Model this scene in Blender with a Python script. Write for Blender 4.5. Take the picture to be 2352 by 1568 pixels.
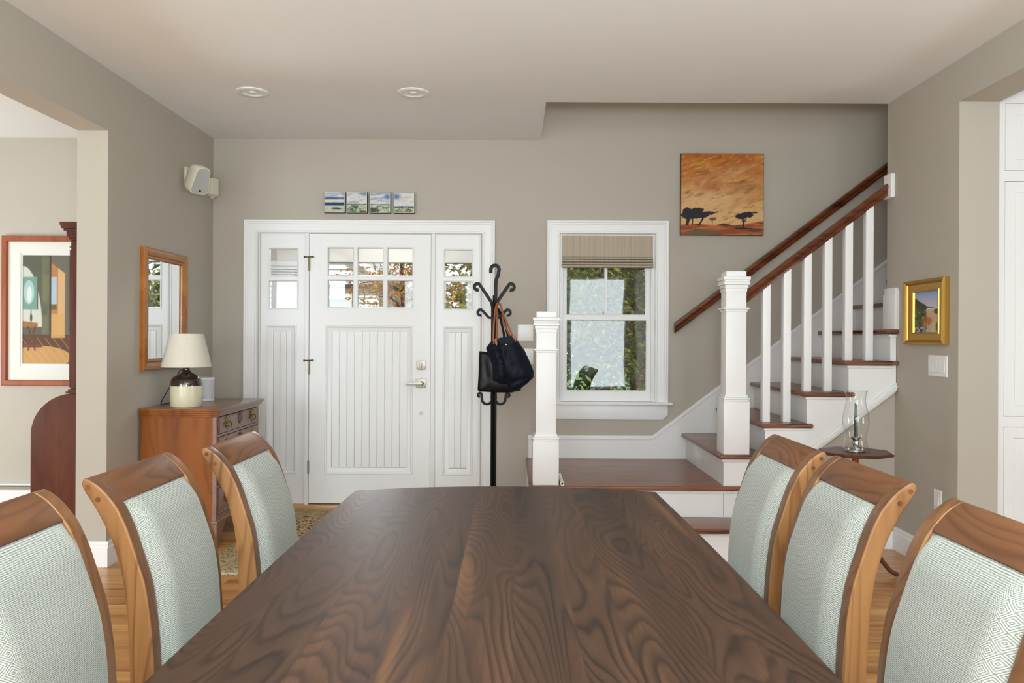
import bpy, bmesh, math, random
import numpy as np
from mathutils import Vector, Matrix, Euler

random.seed(7); np.random.seed(7)
for o in list(bpy.data.objects): bpy.data.objects.remove(o, do_unlink=True)
SC = bpy.context.scene
COL = SC.collection
PI = math.pi

# ------------------------------------------------------------------ camera
CAMZ = 1.29
cam = bpy.data.cameras.new('camera'); camo = bpy.data.objects.new('camera', cam); COL.objects.link(camo)
cam.sensor_fit = 'HORIZONTAL'; cam.sensor_width = 36.0
cam.lens = 36.0 * 1800.0 / 2352.0
cam.shift_x = -4.0 / 2352.0; cam.shift_y = -8.0 / 2352.0
cam.clip_start = 0.05; cam.clip_end = 200
camo.location = (0, 0, CAMZ)
camo.rotation_euler = (Matrix.Rotation(PI/2, 4, 'X') @ Matrix.Rotation(0.0052, 4, 'Z')).to_euler()
SC.camera = camo

# ------------------------------------------------------------------ world, sun, window light, exposure
w = bpy.data.worlds.new('world'); SC.world = w; w.use_nodes = True
wn = w.node_tree.nodes; wl = w.node_tree.links
bg = wn['Background']
tc = wn.new('ShaderNodeTexCoord'); sx = wn.new('ShaderNodeSeparateXYZ'); rp = wn.new('ShaderNodeValToRGB')
wl.new(tc.outputs['Generated'], sx.inputs[0]); wl.new(sx.outputs['Z'], rp.inputs[0])
rp.color_ramp.elements[0].position = 0.0; rp.color_ramp.elements[0].color = (0.93, 0.95, 0.98, 1)
rp.color_ramp.elements[1].position = 0.7; rp.color_ramp.elements[1].color = (0.55, 0.72, 0.98, 1)
wl.new(rp.outputs[0], bg.inputs[0]); bg.inputs[1].default_value = 1.5
sun = bpy.data.lights.new('sun', 'SUN'); suno = bpy.data.objects.new('sun', sun); COL.objects.link(suno)
sun.energy = 4.5; sun.angle = 0.02; sun.color = (1, 0.95, 0.86)
suno.rotation_euler = Euler((math.radians(44), 0, math.radians(-28)))
# daylight through the glazed rear wall of the house (x0, x1, z0, z1, watts)
REAR_WINDOWS = [(-5.2, -2.95, 0.3, 2.5, 230), (-2.15, -1.27, 0.3, 2.52, 50), (-0.95, 0.72, 0.3, 2.52, 96),
                (1.05, 2.2, 0.3, 2.52, 72), (2.9, 4.1, 0.3, 2.5, 18)]
RY = -3.3
for (x0, x1, z0, z1, p) in REAR_WINDOWS:
    a = bpy.data.lights.new('window_daylight', 'AREA'); ao = bpy.data.objects.new('window_daylight', a); COL.objects.link(ao)
    a.shape = 'RECTANGLE'; a.size = x1-x0-.1; a.size_y = z1-z0-.1; a.energy = p; a.color = (0.84, 0.95, 1.0)
    ao.location = ((x0+x1)/2, RY+.02, (z0+z1)/2); ao.rotation_euler = (PI/2, 0, 0)
# added unseen fill lights: one over the table, one aimed at the ceiling
a = bpy.data.lights.new('table_fill', 'POINT'); ao = bpy.data.objects.new('table_fill', a); COL.objects.link(ao)
a.energy = 14; a.shadow_soft_size = .3; a.color = (.88, .96, 1.0); ao.location = (.1, .35, 2.1)
a = bpy.data.lights.new('ceiling_fill', 'AREA'); ao = bpy.data.objects.new('ceiling_fill', a); COL.objects.link(ao)
a.shape = 'SQUARE'; a.size = .8; a.energy = 235; a.color = (.85, .95, 1.0); ao.location = (.1, -.3, 1.55); ao.rotation_euler = (math.radians(168), 0, 0)
# added fill lights at the windowless outer walls of the rooms left and right
for (lx_, ly_, sgn, p) in ((-5.55, 4.35, 1, 130), (4.35, 1.5, -1, 62)):
    a = bpy.data.lights.new('side_room_fill', 'AREA'); ao = bpy.data.objects.new('side_room_fill', a); COL.objects.link(ao)
    a.shape = 'RECTANGLE'; a.size = 1.4; a.size_y = 1.5; a.energy = p; a.color = (.86, .955, 1.0)
    ao.location = (lx_, ly_, 1.2); ao.rotation_euler = Vector((sgn, 0, .25)).to_track_quat('-Z', 'Y').to_euler()
a = bpy.data.lights.new('porch_fill', 'POINT'); ao = bpy.data.objects.new('porch_fill', a); COL.objects.link(ao)
a.energy = 75; a.shadow_soft_size = .12; a.color = (.96, .98, 1); ao.location = (-1.3, 7.1, 2.3)  # unseen fill light added to brighten the porch beam and column
UP = bpy.data.lights.new('stairwell_fill', 'AREA'); UPo = bpy.data.objects.new('stairwell_fill', UP); COL.objects.link(UPo)
UP.size = 0.5; UP.energy = 20; UP.color = (1, .97, .92); UPo.location = (1.8, 5.4, 5.2)  # unseen fill light added to brighten the stairwell walls
SC.view_settings.view_transform = 'Standard'; SC.view_settings.look = 'None'
SC.view_settings.gamma = 1.0; SC.view_settings.use_curve_mapping = False
SC.view_settings.exposure = -0.29

# ------------------------------------------------------------------ helpers
def s2l(c):
    c = c/255.0
    return c/12.92 if c <= 0.04045 else ((c+0.055)/1.055)**2.4
def rgb(r, g, b): return (s2l(r), s2l(g), s2l(b), 1.0)

class NT:
    def __init__(s, name):
        s.m = bpy.data.materials.new(name); s.m.use_nodes = True
        s.t = s.m.node_tree; s.b = s.t.nodes['Principled BSDF']
        s.out = s.t.nodes['Material Output']
    def n(s, typ, **kw):
        nd = s.t.nodes.new('ShaderNode'+typ)
        for k, v in kw.items(): setattr(nd, k, v)
        return nd
    def l(s, a, b): s.t.links.new(a, b)
    def math(s, op, a, b=None, c=None):
        nd = s.n('Math', operation=op)
        for i, v in enumerate((a, b, c)):
            if v is None: continue
            if isinstance(v, (int, float)): nd.inputs[i].default_value = v
            else: s.l(v, nd.inputs[i])
        return nd.outputs[0]
    def mapping(s, vec, scale=(1, 1, 1)):
        nd = s.n('Mapping'); nd.inputs['Scale'].default_value = scale; s.l(vec, nd.inputs['Vector']); return nd.outputs[0]
    def noise(s, vec, scale=1, detail=2, rough=.5, dist=0):
        nd = s.n('TexNoise'); nd.inputs['Scale'].default_value = scale; nd.inputs['Detail'].default_value = detail
        nd.inputs['Roughness'].default_value = rough; nd.inputs['Distortion'].default_value = dist
        s.l(vec, nd.inputs['Vector']); return nd.outputs[0]
    def ramp(s, fac, stops):
        nd = s.n('ValToRGB'); cr = nd.color_ramp
        while len(cr.elements) < len(stops): cr.elements.new(0.5)
        for e, (p, c) in zip(cr.elements, stops): e.position = p; e.color = c
        s.l(fac, nd.inputs[0]); return nd.outputs[0]
    def mix(s, fac, a, b, typ='MIX'):
        nd = s.n('Mix', data_type='RGBA', blend_type=typ)
        for i, v in ((0, fac), (6, a), (7, b)):
            if isinstance(v, (int, float)): nd.inputs[i].default_value = v
            elif isinstance(v, tuple): nd.inputs[i].default_value = v
            else: s.l(v, nd.inputs[i])
        return nd.outputs[2]
    def bump(s, h, strength=.1, dist=.002):
        nd = s.n('Bump'); nd.inputs['Strength'].default_value = strength; nd.inputs['Distance'].default_value = dist
        s.l(h, nd.inputs['Height']); s.l(nd.outputs[0], s.b.inputs['Normal'])
    def set(s, rough=.5, metal=0, spec=.5, coat=0):
        s.b.inputs['Roughness'].default_value = rough; s.b.inputs['Metallic'].default_value = metal
        s.b.inputs['Specular IOR Level'].default_value = spec; s.b.inputs['Coat Weight'].default_value = coat
        s.b.inputs['Coat Roughness'].default_value = .15

def paint(name, c, rough=.6, grain=.04, scale=60, metal=0, spec=.4, coat=0, bump=.05):
    t = NT(name); t.set(rough, metal, spec, coat)
    o = t.n('TexCoord').outputs['Object']
    n = t.noise(o, scale, 3)
    k = t.math('MULTIPLY_ADD', n, grain*2, 1-grain)
    t.l(t.mix(1.0, c, k, 'MULTIPLY'), t.b.inputs['Base Color'])
    if bump: t.bump(n, bump, .001)
    return t.m

def wood(name, stops, axis='Y', freq=18, amp=7, stretch=.5, wig=3.0, rough=.4, coat=0, rand=True, vary=.25, fine=.25, line=.6, lines=1.6, sap=None, spec=.4):
    t = NT(name); t.set(rough, 0, spec, coat)
    o = t.n('TexCoord').outputs['Object']
    oi = t.n('ObjectInfo').outputs['Random']
    if rand:
        cb = t.n('CombineXYZ')
        t.l(t.math('MULTIPLY', oi, 43.7), cb.inputs[0]); t.l(t.math('MULTIPLY', oi, 91.3), cb.inputs[1]); t.l(t.math('MULTIPLY', oi, 17.9), cb.inputs[2])
        va = t.n('VectorMath', operation='ADD'); t.l(o, va.inputs[0]); t.l(cb.outputs[0], va.inputs[1]); o = va.outputs[0]
    def sc(ac, al): return {'X': (al, ac, ac), 'Y': (ac, al, ac), 'Z': (ac, ac, al)}[axis]
    big = t.noise(t.mapping(o, sc(wig, wig*stretch*.3)), 1, 2, .45, .3)
    sp = t.n('SeparateXYZ'); t.l(o, sp.inputs[0])
    ac = t.math('ADD', sp.outputs[{'X': 1, 'Y': 0, 'Z': 0}[axis]], sp.outputs[{'X': 2, 'Y': 2, 'Z': 1}[axis]])
    v = t.math('ADD', t.math('MULTIPLY', big, amp), t.math('MULTIPLY', ac, freq*.25))
    jit = t.noise(t.mapping(o, sc(26, 1.2)), 1, 2)
    v = t.math('ADD', v, t.math('MULTIPLY', jit, .18))
    ph = t.math('MULTIPLY', v, 2*PI*lines)
    ringl = t.math('POWER', t.math('MULTIPLY_ADD', t.math('SINE', t.math('ADD', ph, t.math('MULTIPLY', t.math('SINE', ph), .55))), .5, .5), 2.6)
    ringl = t.math('MULTIPLY', ringl, t.math('MULTIPLY_ADD', t.noise(t.mapping(o, sc(14, 1.5)), 1, 1), 1.6, .1))
    fn = t.noise(t.mapping(o, sc(240, 7)), 1, 3, .6)
    tone = t.noise(t.mapping(o, sc(9, .5)), 1, 2)
    f = t.math('SUBTRACT', t.math('ADD', t.math('MULTIPLY', tone, .8), t.math('MULTIPLY', t.math('SUBTRACT', fn, .5), fine)), t.math('MULTIPLY', ringl, line*.55))
    f = t.math('ADD', f, .22)
    if rand: f = t.math('ADD', f, t.math('MULTIPLY', t.math('SUBTRACT', oi, .5), vary))
    c = t.ramp(f, stops)
    if sap:
        sn = t.noise(t.mapping(o, sc(11, .55)), 1, 1, .4)
        sf = t.ramp(sn, [(.70, (0, 0, 0, 1)), (.77, (1, 1, 1, 1))])
        c = t.mix(t.math('MULTIPLY', sf, .8), c, sap)
    t.l(c, t.b.inputs['Base Color'])
    t.bump(fn, .06, .001)
    return t.m

def flatmat(name, c, rough=.5, metal=0, spec=.5, coat=0):
    return paint(name, c, rough, .02, 90, metal, spec, coat, 0.02)

def glassmat(name, ior=1.75, tint=(1, 1, 1, 1), wav=0.0):
    t = NT(name); t.t.nodes.remove(t.b)
    tr = t.n('BsdfTransparent'); tr.inputs[0].default_value = tint
    gl = t.n('BsdfGlossy'); gl.inputs['Roughness'].default_value = 0.015
    # reflectance from the angle to the surface only, the same on both faces of the sheet
    lw_ = t.n('LayerWeight'); lw_.inputs['Blend'].default_value = .5
    r0 = ((ior-1)/(ior+1))**2
    pw = t.math('POWER', lw_.outputs['Facing'], 5.0)
    fo = t.math('MULTIPLY_ADD', pw, 1-r0, r0)
    mx = t.n('MixShader')
    if wav:
        o = t.n('TexCoord').outputs['Object']
        bm_ = t.n('Bump'); bm_.inputs['Strength'].default_value = wav; bm_.inputs['Distance'].default_value = .02
        t.l(t.noise(t.mapping(o, (2.2, 2.2, 2.2)), 1, 1), bm_.inputs['Height']); t.l(bm_.outputs[0], gl.inputs['Normal'])
    t.l(fo, mx.inputs[0]); t.l(tr.outputs[0], mx.inputs[1]); t.l(gl.outputs[0], mx.inputs[2]); t.l(mx.outputs[0], t.out.inputs[0])
    return t.m

class MB:
    def __init__(s): s.v = []; s.f = []; s.uv = None; s.col = None; s.mi = []
    def add(s, vs, fs, m=0):
        b = len(s.v); s.v += [tuple(p) for p in vs]; s.f += [tuple(b+i for i in f) for f in fs]; s.mi += [m]*len(fs); return s
    def box(s, x0, x1, y0, y1, z0, z1, m=0):
        vs = [(x, y, z) for x in (x0, x1) for y in (y0, y1) for z in (z0, z1)]
        return s.add(vs, [(0, 1, 3, 2), (4, 6, 7, 5), (0, 4, 5, 1), (2, 3, 7, 6), (0, 2, 6, 4), (1, 5, 7, 3)], m)
    def prism(s, poly, axis, a0, a1, m=0):
        def p(u, v, a): return {'X': (a, u, v), 'Y': (u, a, v), 'Z': (u, v, a)}[axis]
        n = len(poly); vs = [p(u, v, a0) for u, v in poly]+[p(u, v, a1) for u, v in poly]
        fs = [tuple(range(n)), tuple(range(2*n-1, n-1, -1))]+[(i, (i+1) % n, n+(i+1) % n, n+i) for i in range(n)]
        return s.add(vs, fs, m)
    def lathe(s, prof, c=(0, 0, 0), n=28, m=0, axis='Z', cap=True):
        vs = []
        for r, h in prof:
            for i in range(n):
                a = 2*PI*i/n; u, v = r*math.cos(a), r*math.sin(a)
                q = {'Z': (u, v, h), 'X': (h, u, v), 'Y': (u, h, v)}[axis]
                vs.append((c[0]+q[0], c[1]+q[1], c[2]+q[2]))
        fs = []
        for k in range(len(prof)-1):
            for i in range(n):
                j = (i+1) % n; fs.append((k*n+i, k*n+j, (k+1)*n+j, (k+1)*n+i))
        if cap:
            if prof[0][0] > 1e-5: fs.append(tuple(range(n)))
            if prof[-1][0] > 1e-5: fs.append(tuple((len(prof)-1)*n+i for i in range(n)))
        return s.add(vs, fs, m)
    def tube(s, pts, r, n=8, m=0, sx=1.0):
        P = [Vector(p) for p in pts]; k = len(P)
        R = r if isinstance(r, (list, tuple)) else [r]*k
        vs = []; up = Vector((0, 0, 1)); prev = None
        for i, p in enumerate(P):
            d = (P[min(i+1, k-1)]-P[max(i-1, 0)]).normalized()
            if prev is None:
                a = d.orthogonal().normalized() if abs(d.dot(up)) > .9 else d.cross(up).normalized()
            else:
                a = (prev-d*prev.dot(d)).normalized()
            prev = a; b = d.cross(a)
            for j in range(n):
                t = 2*PI*j/n; vs.append(p+a*math.cos(t)*R[i]*sx+b*math.sin(t)*R[i])
        fs = [(i*n+j, i*n+(j+1) % n, (i+1)*n+(j+1) % n, (i+1)*n+j) for i in range(k-1) for j in range(n)]
        fs += [tuple(range(n)), tuple((k-1)*n+j for j in range(n))]
        return s.add(vs, fs, m)
    def strap(s, pts, y0, y1, th, m=0):
        """flat iron strap: path in XZ, width in Y"""
        P = [Vector((p[0], p[1])) for p in pts]; k = len(P); vs = []
        for i, p in enumerate(P):
            d = (P[min(i+1, k-1)]-P[max(i-1, 0)]).normalized(); nn = Vector((-d.y, d.x))*th/2
            for q, y in ((p+nn, y0), (p+nn, y1), (p-nn, y1), (p-nn, y0)): vs.append((q.x, y, q.y))
        fs = [(i*4+j, i*4+(j+1) % 4, (i+1)*4+(j+1) % 4, (i+1)*4+j) for i in range(k-1) for j in range(4)]
        fs += [(0, 1, 2, 3), tuple((k-1)*4+j for j in range(4))]
        return s.add(vs, fs, m)
    def ring(s, x0, x1, z0, z1, prof, mp, bottom=True, m=0, fill=False, vs_=1.0):
        """mitred frame: prof = [(inset, height)], mp(u, v, w) -> point"""
        vs = []; k = len(prof)
        for d, h in prof:
            b = z0+d*vs_ if bottom else z0
            for u, v in ((x0+d, b), (x0+d, z1-d*vs_), (x1-d, z1-d*vs_), (x1-d, b)): vs.append(mp(u, v, h))
        fs = []
        for i in range(k-1):
            for j in range(4 if bottom else 3):
                fs.append((i*4+j, i*4+(j+1) % 4, (i+1)*4+(j+1) % 4, (i+1)*4+j))
        if fill: fs.append(tuple((k-1)*4+j for j in range(4)))
        return s.add(vs, fs, m)
    def holes(s, u0, u1, v0, v1, holes, w0, w1, mp, m=0):
        us = sorted(set([u0, u1]+[h[0] for h in holes]+[h[1] for h in holes])); us = [u for u in us if u0 <= u <= u1]
        vs_ = sorted(set([v0, v1]+[h[2] for h in holes]+[h[3] for h in holes])); vs_ = [v for v in vs_ if v0 <= v <= v1]
        def solid(i, j):
            if i < 0 or j < 0 or i >= len(us)-1 or j >= len(vs_)-1: return False
            cu, cv = (us[i]+us[i+1])/2, (vs_[j]+vs_[j+1])/2
            return not any(h[0] < cu < h[1] and h[2] < cv < h[3] for h in holes)
        for i in range(len(us)-1):
            for j in range(len(vs_)-1):
                if not solid(i, j): continue
                a, b, c, d = us[i], us[i+1], vs_[j], vs_[j+1]
                s.add([mp(a, c, w0), mp(b, c, w0), mp(b, d, w0), mp(a, d, w0)], [(0, 1, 2, 3)], m)
                s.add([mp(a, c, w1), mp(b, c, w1), mp(b, d, w1), mp(a, d, w1)], [(0, 3, 2, 1)], m)
                for di, dj, p, q in ((-1, 0, (a, c), (a, d)), (1, 0, (b, c), (b, d)), (0, -1, (a, c), (b, c)), (0, 1, (a, d), (b, d))):
                    if not solid(i+di, j+dj):
                        s.add([mp(*p, w0), mp(*q, w0), mp(*q, w1), mp(*p, w1)], [(0, 1, 2, 3)], m)
        return s

def front(u, v, w): return (u, 5.92-w, v)            # on the wall with the front door, w towards the room
def leftw(u, v, w): return (-2.276+w, u, v)          # on the left wall (u = depth)
def rightw(u, v, w): return (2.36-w, u, v)           # on the right wall
def yface(Y): return lambda u, v, w_: (u, Y-w_, v)

def wloc(p):
    L = Vector((0, 0, 0))
    while p is not None: L += p.location; p = p.parent
    return L

def obj(name, mb, mat, parent=None, bevel=0, seg=2, smooth=30, kind=None, weld=True, label=None):
    me = bpy.data.meshes.new(name)
    V = np.array(mb.v, dtype=float); lo = V.min(0); hi = V.max(0)
    org = Vector(((lo[0]+hi[0])/2, (lo[1]+hi[1])/2, lo[2] if parent is None else (lo[2]+hi[2])/2))
    me.from_pydata([tuple(p) for p in (V-np.array(org))], [], mb.f)
    for i, m in enumerate(mat if isinstance(mat, (list, tuple)) else [mat]): me.materials.append(m)
    if mb.mi and max(mb.mi) > 0: me.polygons.foreach_set('material_index', mb.mi)
    if mb.uv is not None:
        ul = me.uv_layers.new(name='UVMap')
        for li, lp in enumerate(me.loops): ul.data[li].uv = mb.uv[lp.vertex_index]
    if mb.col is not None:
        ca = me.color_attributes.new('Col', 'FLOAT_COLOR', 'POINT')
        ca.data.foreach_set('color', np.array(mb.col, dtype=np.float32).ravel())
    if mb.col is None:
        bm = bmesh.new(); bm.from_mesh(me)
        if weld: bmesh.ops.remove_doubles(bm, verts=bm.verts, dist=1e-5)
        bmesh.ops.recalc_face_normals(bm, faces=bm.faces)
        if bevel:
            es = [e for e in bm.edges if len(e.link_faces) == 2 and e.calc_face_angle(0) > math.radians(35)]
            bmesh.ops.bevel(bm, geom=es, offset=bevel, segments=seg, profile=.6, affect='EDGES', clamp_overlap=True)
        bm.to_mesh(me); bm.free()
    if smooth:
        me.polygons.foreach_set('use_smooth', [True]*len(me.polygons))
        me.set_sharp_from_angle(angle=math.radians(smooth))
    o = bpy.data.objects.new(name, me); COL.objects.link(o)
    if parent is not None:
        o.parent = parent; o.location = org-wloc(parent)
    else: o.location = org
    if kind: o['kind'] = kind
    if label: o['label'] = label
    return o

def tag(o, label=None, cat=None, group=None):
    if label: o['label'] = label
    if cat: o['category'] = cat
    if group: o['group'] = group
    return o
def thing(name, loc, label=None, cat=None, group=None, kind=None):
    o = bpy.data.objects.new(name, None); COL.objects.link(o); o.location = loc; o.empty_display_size = .1
    if kind: o['kind'] = kind
    return tag(o, label, cat, group)
def copy_tree(o, parent=None):
    c = o.copy(); COL.objects.link(c)
    if parent is not None: c.parent = parent
    for ch in list(o.children): copy_tree(ch, c)
    return c
def B(*a): return MB().box(*a)

# ------------------------------------------------------------------ materials
WALL = paint('greige_paint', rgb(181, 174, 162), .75, .015, 30, bump=.03)
CEIL = paint('ceiling_paint', rgb(235, 235, 234), .85, .01, 30, bump=.02)
TRIM = paint('white_trim_paint', rgb(236, 236, 236), .35, .01, 40, bump=.01)
CABW = paint('white_cabinet_paint', rgb(240, 240, 240), .4, .01, 40, bump=.01)
WALN = wood('walnut_table', [(.05, rgb(30, 19, 14)), (.38, rgb(54, 36, 26)), (.62, rgb(68, 46, 33)), (.95, rgb(104, 72, 48))],
            'Y', 6, 9, .5, 3.9, .45, 0, True, .16, .35, .68, 4.4, rgb(130, 90, 52), .35)
RAILW = wood('walnut_chair_rail', [(.05, rgb(62, 38, 24)), (.4, rgb(100, 64, 40)), (.7, rgb(124, 82, 52)), (.95, rgb(152, 106, 70))],
             'Y', 10, 6, .5, 6, .45, .0, True, .12, .2, .5, 2.4)
STILEW_LIT = wood('walnut_chair_stile_lit', [(.05, rgb(96, 62, 36)), (.4, rgb(144, 101, 60)), (.7, rgb(170, 126, 78)), (.95, rgb(192, 150, 98))],
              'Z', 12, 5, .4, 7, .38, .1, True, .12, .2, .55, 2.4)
EDGEW_SHADED = wood('walnut_chair_edge_shaded', [(.05, rgb(66, 42, 26)), (.4, rgb(106, 70, 43)), (.7, rgb(128, 88, 55)), (.95, rgb(152, 108, 70))],
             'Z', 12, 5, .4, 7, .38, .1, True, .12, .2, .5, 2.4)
OAKF = wood('oak_floor', [(.05, rgb(120, 74, 34)), (.4, rgb(172, 118, 62)), (.7, rgb(196, 144, 84)), (.95, rgb(214, 166, 106))],
            'X', 20, 6, .3, 7, .3, .15, True, .45, .25, .5)
TREADW = wood('stained_oak_tread', [(.05, rgb(62, 32, 18)), (.4, rgb(112, 66, 42)), (.7, rgb(136, 84, 54)), (.95, rgb(156, 104, 72))],
              'X', 30, 5, .3, 10, .3, .12, True, .12, .45, .6)
RAILD = wood('stained_handrail', [(.05, rgb(48, 20, 8)), (.4, rgb(86, 42, 20)), (.7, rgb(112, 58, 28)), (.95, rgb(140, 82, 44))],
             'X', 30, 4, .2, 9, .25, .4, True, .08, .45, .5)
CHERRY = wood('cherry_chest', [(.05, rgb(80, 40, 16)), (.4, rgb(122, 68, 29)), (.7, rgb(148, 86, 38)), (.95, rgb(190, 126, 62))],
              'Z', 5, 5, .5, 5, .45, 0, True, .1, .2, .3, spec=.2)
CHERRYF = wood('cherry_drawer_fronts', [(.05, rgb(86, 52, 38)), (.4, rgb(118, 80, 64)), (.7, rgb(134, 94, 76)), (.95, rgb(150, 110, 90))],
               'Y', 5, 5, .5, 5, .28, .3, True, .1, .2, .25)
MAHOG = wood('mahogany', [(.05, rgb(48, 22, 15)), (.4, rgb(78, 42, 31)), (.7, rgb(92, 52, 38)), (.95, rgb(112, 66, 48))],
             'Z', 8, 4, .5, 6, .4, .05, True, .1, .35, .3, spec=.25)
MAPLE = wood('curly_maple_frame', [(.05, rgb(104, 48, 12)), (.4, rgb(154, 90, 30)), (.7, rgb(182, 116, 44)), (.95, rgb(206, 146, 70))],
             'Y', 170, 2.2, 1.0, 6, .28, .3, True, .05, .3, .6)
REDFR = wood('red_brown_frame', [(.05, rgb(104, 50, 30)), (.5, rgb(146, 78, 50)), (.95, rgb(172, 100, 66))], 'Z', 10, 4, .5, 8, .35, .2, True, .05, .2, .3)
GLASS = glassmat('window_glass', 1.52, (1, 1, 1, 1), .06)
CLEAR = glassmat('clear_glass', 1.5, (.985, .99, .985, 1))
IRON = flatmat('black_iron', rgb(10, 9, 9), .45, 0, .2)
NICKEL = flatmat('satin_nickel', rgb(160, 154, 143), .42, 1)
BRASS = flatmat('antique_brass', rgb(128, 106, 62), .32, 1)
GOLD = flatmat('gold_leaf', rgb(200, 160, 84), .38, 1)
PLASTIC = flatmat('white_plastic', rgb(236, 236, 234), .3)
CREAM = flatmat('cream_plastic', rgb(226, 220, 200), .4)
BLACK = flatmat('black_rubber', rgb(18, 17, 16), .6)
PRINT = NT('painted_colours'); PRINT.set(.55, 0, .3)
_a = PRINT.n('Attribute', attribute_name='Col'); PRINT.l(_a.outputs['Color'], PRINT.b.inputs['Base Color']); PRINT = PRINT.m

def fabric():
    t = NT('woven_upholstery'); t.set(.85, 0, .2)
    t.b.inputs['Sheen Weight'].default_value = .15
    uv = t.n('TexCoord').outputs['UV']; sp = t.n('SeparateXYZ'); t.l(uv, sp.inputs[0]); u, v = sp.outputs[0], sp.outputs[1]
    wob = t.noise(t.mapping(uv, (40, 260, 1)), 1, 2)
    st = t.math('SINE', t.math('ADD', t.math('MULTIPLY', v, 2*PI/.0036), t.math('MULTIPLY', wob, 2.5)))
    wv = t.math('SINE', t.math('MULTIPLY', u, 2*PI/.004))
    dash = t.noise(t.mapping(uv, (170, 620, 1)), 1, 1)
    f1 = t.math('ADD', t.math('ADD', t.math('MULTIPLY', st, .3), t.math('MULTIPLY', wv, .10)), t.math('MULTIPLY', t.math('SUBTRACT', dash, .5), .9))
    f1 = t.math('ADD', f1, .55)
    # key pattern border: nested diamonds
    K = 1/.026
    p = t.math('FRACT', t.math('MULTIPLY', t.math('ADD', u, v), K*.7)); q = t.math('FRACT', t.math('MULTIPLY', t.math('SUBTRACT', u, v), K*.7))
    d = t.math('MAXIMUM', t.math('ABSOLUTE', t.math('SUBTRACT', p, .5)), t.math('ABSOLUTE', t.math('SUBTRACT', q, .5)))
    ln = t.math('COSINE', t.math('MULTIPLY', d, 2*PI*7))
    f2 = t.math('ADD', t.math('MULTIPLY_ADD', ln, .36, .62), t.math('MULTIPLY', st, .12))
    au = t.math('ABSOLUTE', u)
    edge = t.ramp(au, [(.118, (0, 0, 0, 1)), (.135, (1, 1, 1, 1))])
    nd = t.n('Mix', data_type='FLOAT'); t.l(edge, nd.inputs[0]); t.l(f1, nd.inputs[2]); t.l(f2, nd.inputs[3])
    c = t.ramp(nd.outputs[0], [(.0, rgb(70, 80, 79)), (.45, rgb(153, 159, 152)), (.95, rgb(204, 207, 199))])
    t.l(c, t.b.inputs['Base Color']); t.bump(nd.outputs[0], .25, .001)
    return t.m
FAB = fabric()

# ------------------------------------------------------------------ the room shell
DOOR = (-1.928, -.2507, 0, 2.09); WIN = (.343, 1.065, .81, 2.08)
obj('wall_front', MB().holes(-5.6, 4.4, 0, 5.4, [DOOR, WIN], 0, -.15, front), WALL, kind='structure', smooth=0)
obj('wall_left', MB().holes(RY, 5.92, 0, 2.784, [(.5, 4.386, 0, 2.4395)], 0, -.172, leftw), WALL, kind='structure', smooth=0)
obj('wall_right', MB().holes(RY, 4.96, 0, 2.784, [(.7, 4.16, 0, 2.557)], 0, -.213, rightw), WALL, kind='structure', smooth=0)
obj('wall_rear', MB().holes(-5.6, 4.4, 0, 2.784, [r[:4] for r in REAR_WINDOWS], 0, -.15, lambda u, v, w_: (u, RY+w_, v)), WALL, kind='structure', smooth=0)
obj('wall_far_left', B(-5.75, -5.6, RY, 6.07, 0, 3.08), WALL, kind='structure', smooth=0)
obj('wall_far_right', B(4.4, 4.55, RY, 6.07, 0, 5.4), WALL, kind='structure', smooth=0)
obj('wall_kitchen', B(2.573, 4.4, 4.84, 4.96, 0, 2.784), WALL, kind='structure', smooth=0)
cl = MB().box(-5.75, 4.55, RY-.15, 4.96, 2.784, 3.08).box(-5.75, .197, 4.96, 6.07, 2.784, 3.08)
obj('ceiling', cl, CEIL, kind='structure', smooth=0)
obj('wall_stairwell', MB().box(.05, 4.55, 4.81, 4.96, 3.08, 5.4).box(.047, .197, 4.96, 5.92, 3.08, 5.4), WALL, kind='structure', smooth=0)
obj('ceiling_stairwell', B(.05, 4.55, 4.81, 6.07, 5.4, 5.5), CEIL, kind='structure', smooth=0)
fl = thing('floor', (0, 0, 0), kind='structure')
obj('subfloor', B(-5.75, 4.55, RY-.15, 6.07, -.12, -.012), OAKF, fl, smooth=0)
# oak strips: each board its own object, sharing one unit mesh
pb = MB().box(-.5, .5, -.0411, .0411, -.012, 0)
proto = obj('plank', pb, OAKF, fl, bevel=0, smooth=0); first = True
W_ = .083; nrow = int((5.92-.95)/W_)
for r in range(nrow):
    y = 5.92-W_*(r+.5)
    cuts = [-2.276]
    x = -2.276+random.uniform(.4, 1.7)
    while x < 1.9: cuts.append(x); x += random.uniform(1.1, 1.9)
    cuts.append(2.36)
    for a, b in zip(cuts[:-1], cuts[1:]):
        o = proto if first else proto.copy()
        if not first: COL.objects.link(o)
        first = False
        o.location = ((a+b)/2, y, -.006); o.scale = (b-a-.001, 1, 1)
obj('floor_side_boards', MB().box(-5.6, -2.277, RY, 5.92, -.012, -.0005).box(2.361, 4.4, RY, 4.84, -.012, -.0005).box(-2.276, 2.36, RY, 5.92-W_*nrow, -.012, -.0005), OAKF, fl, smooth=0)

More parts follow.
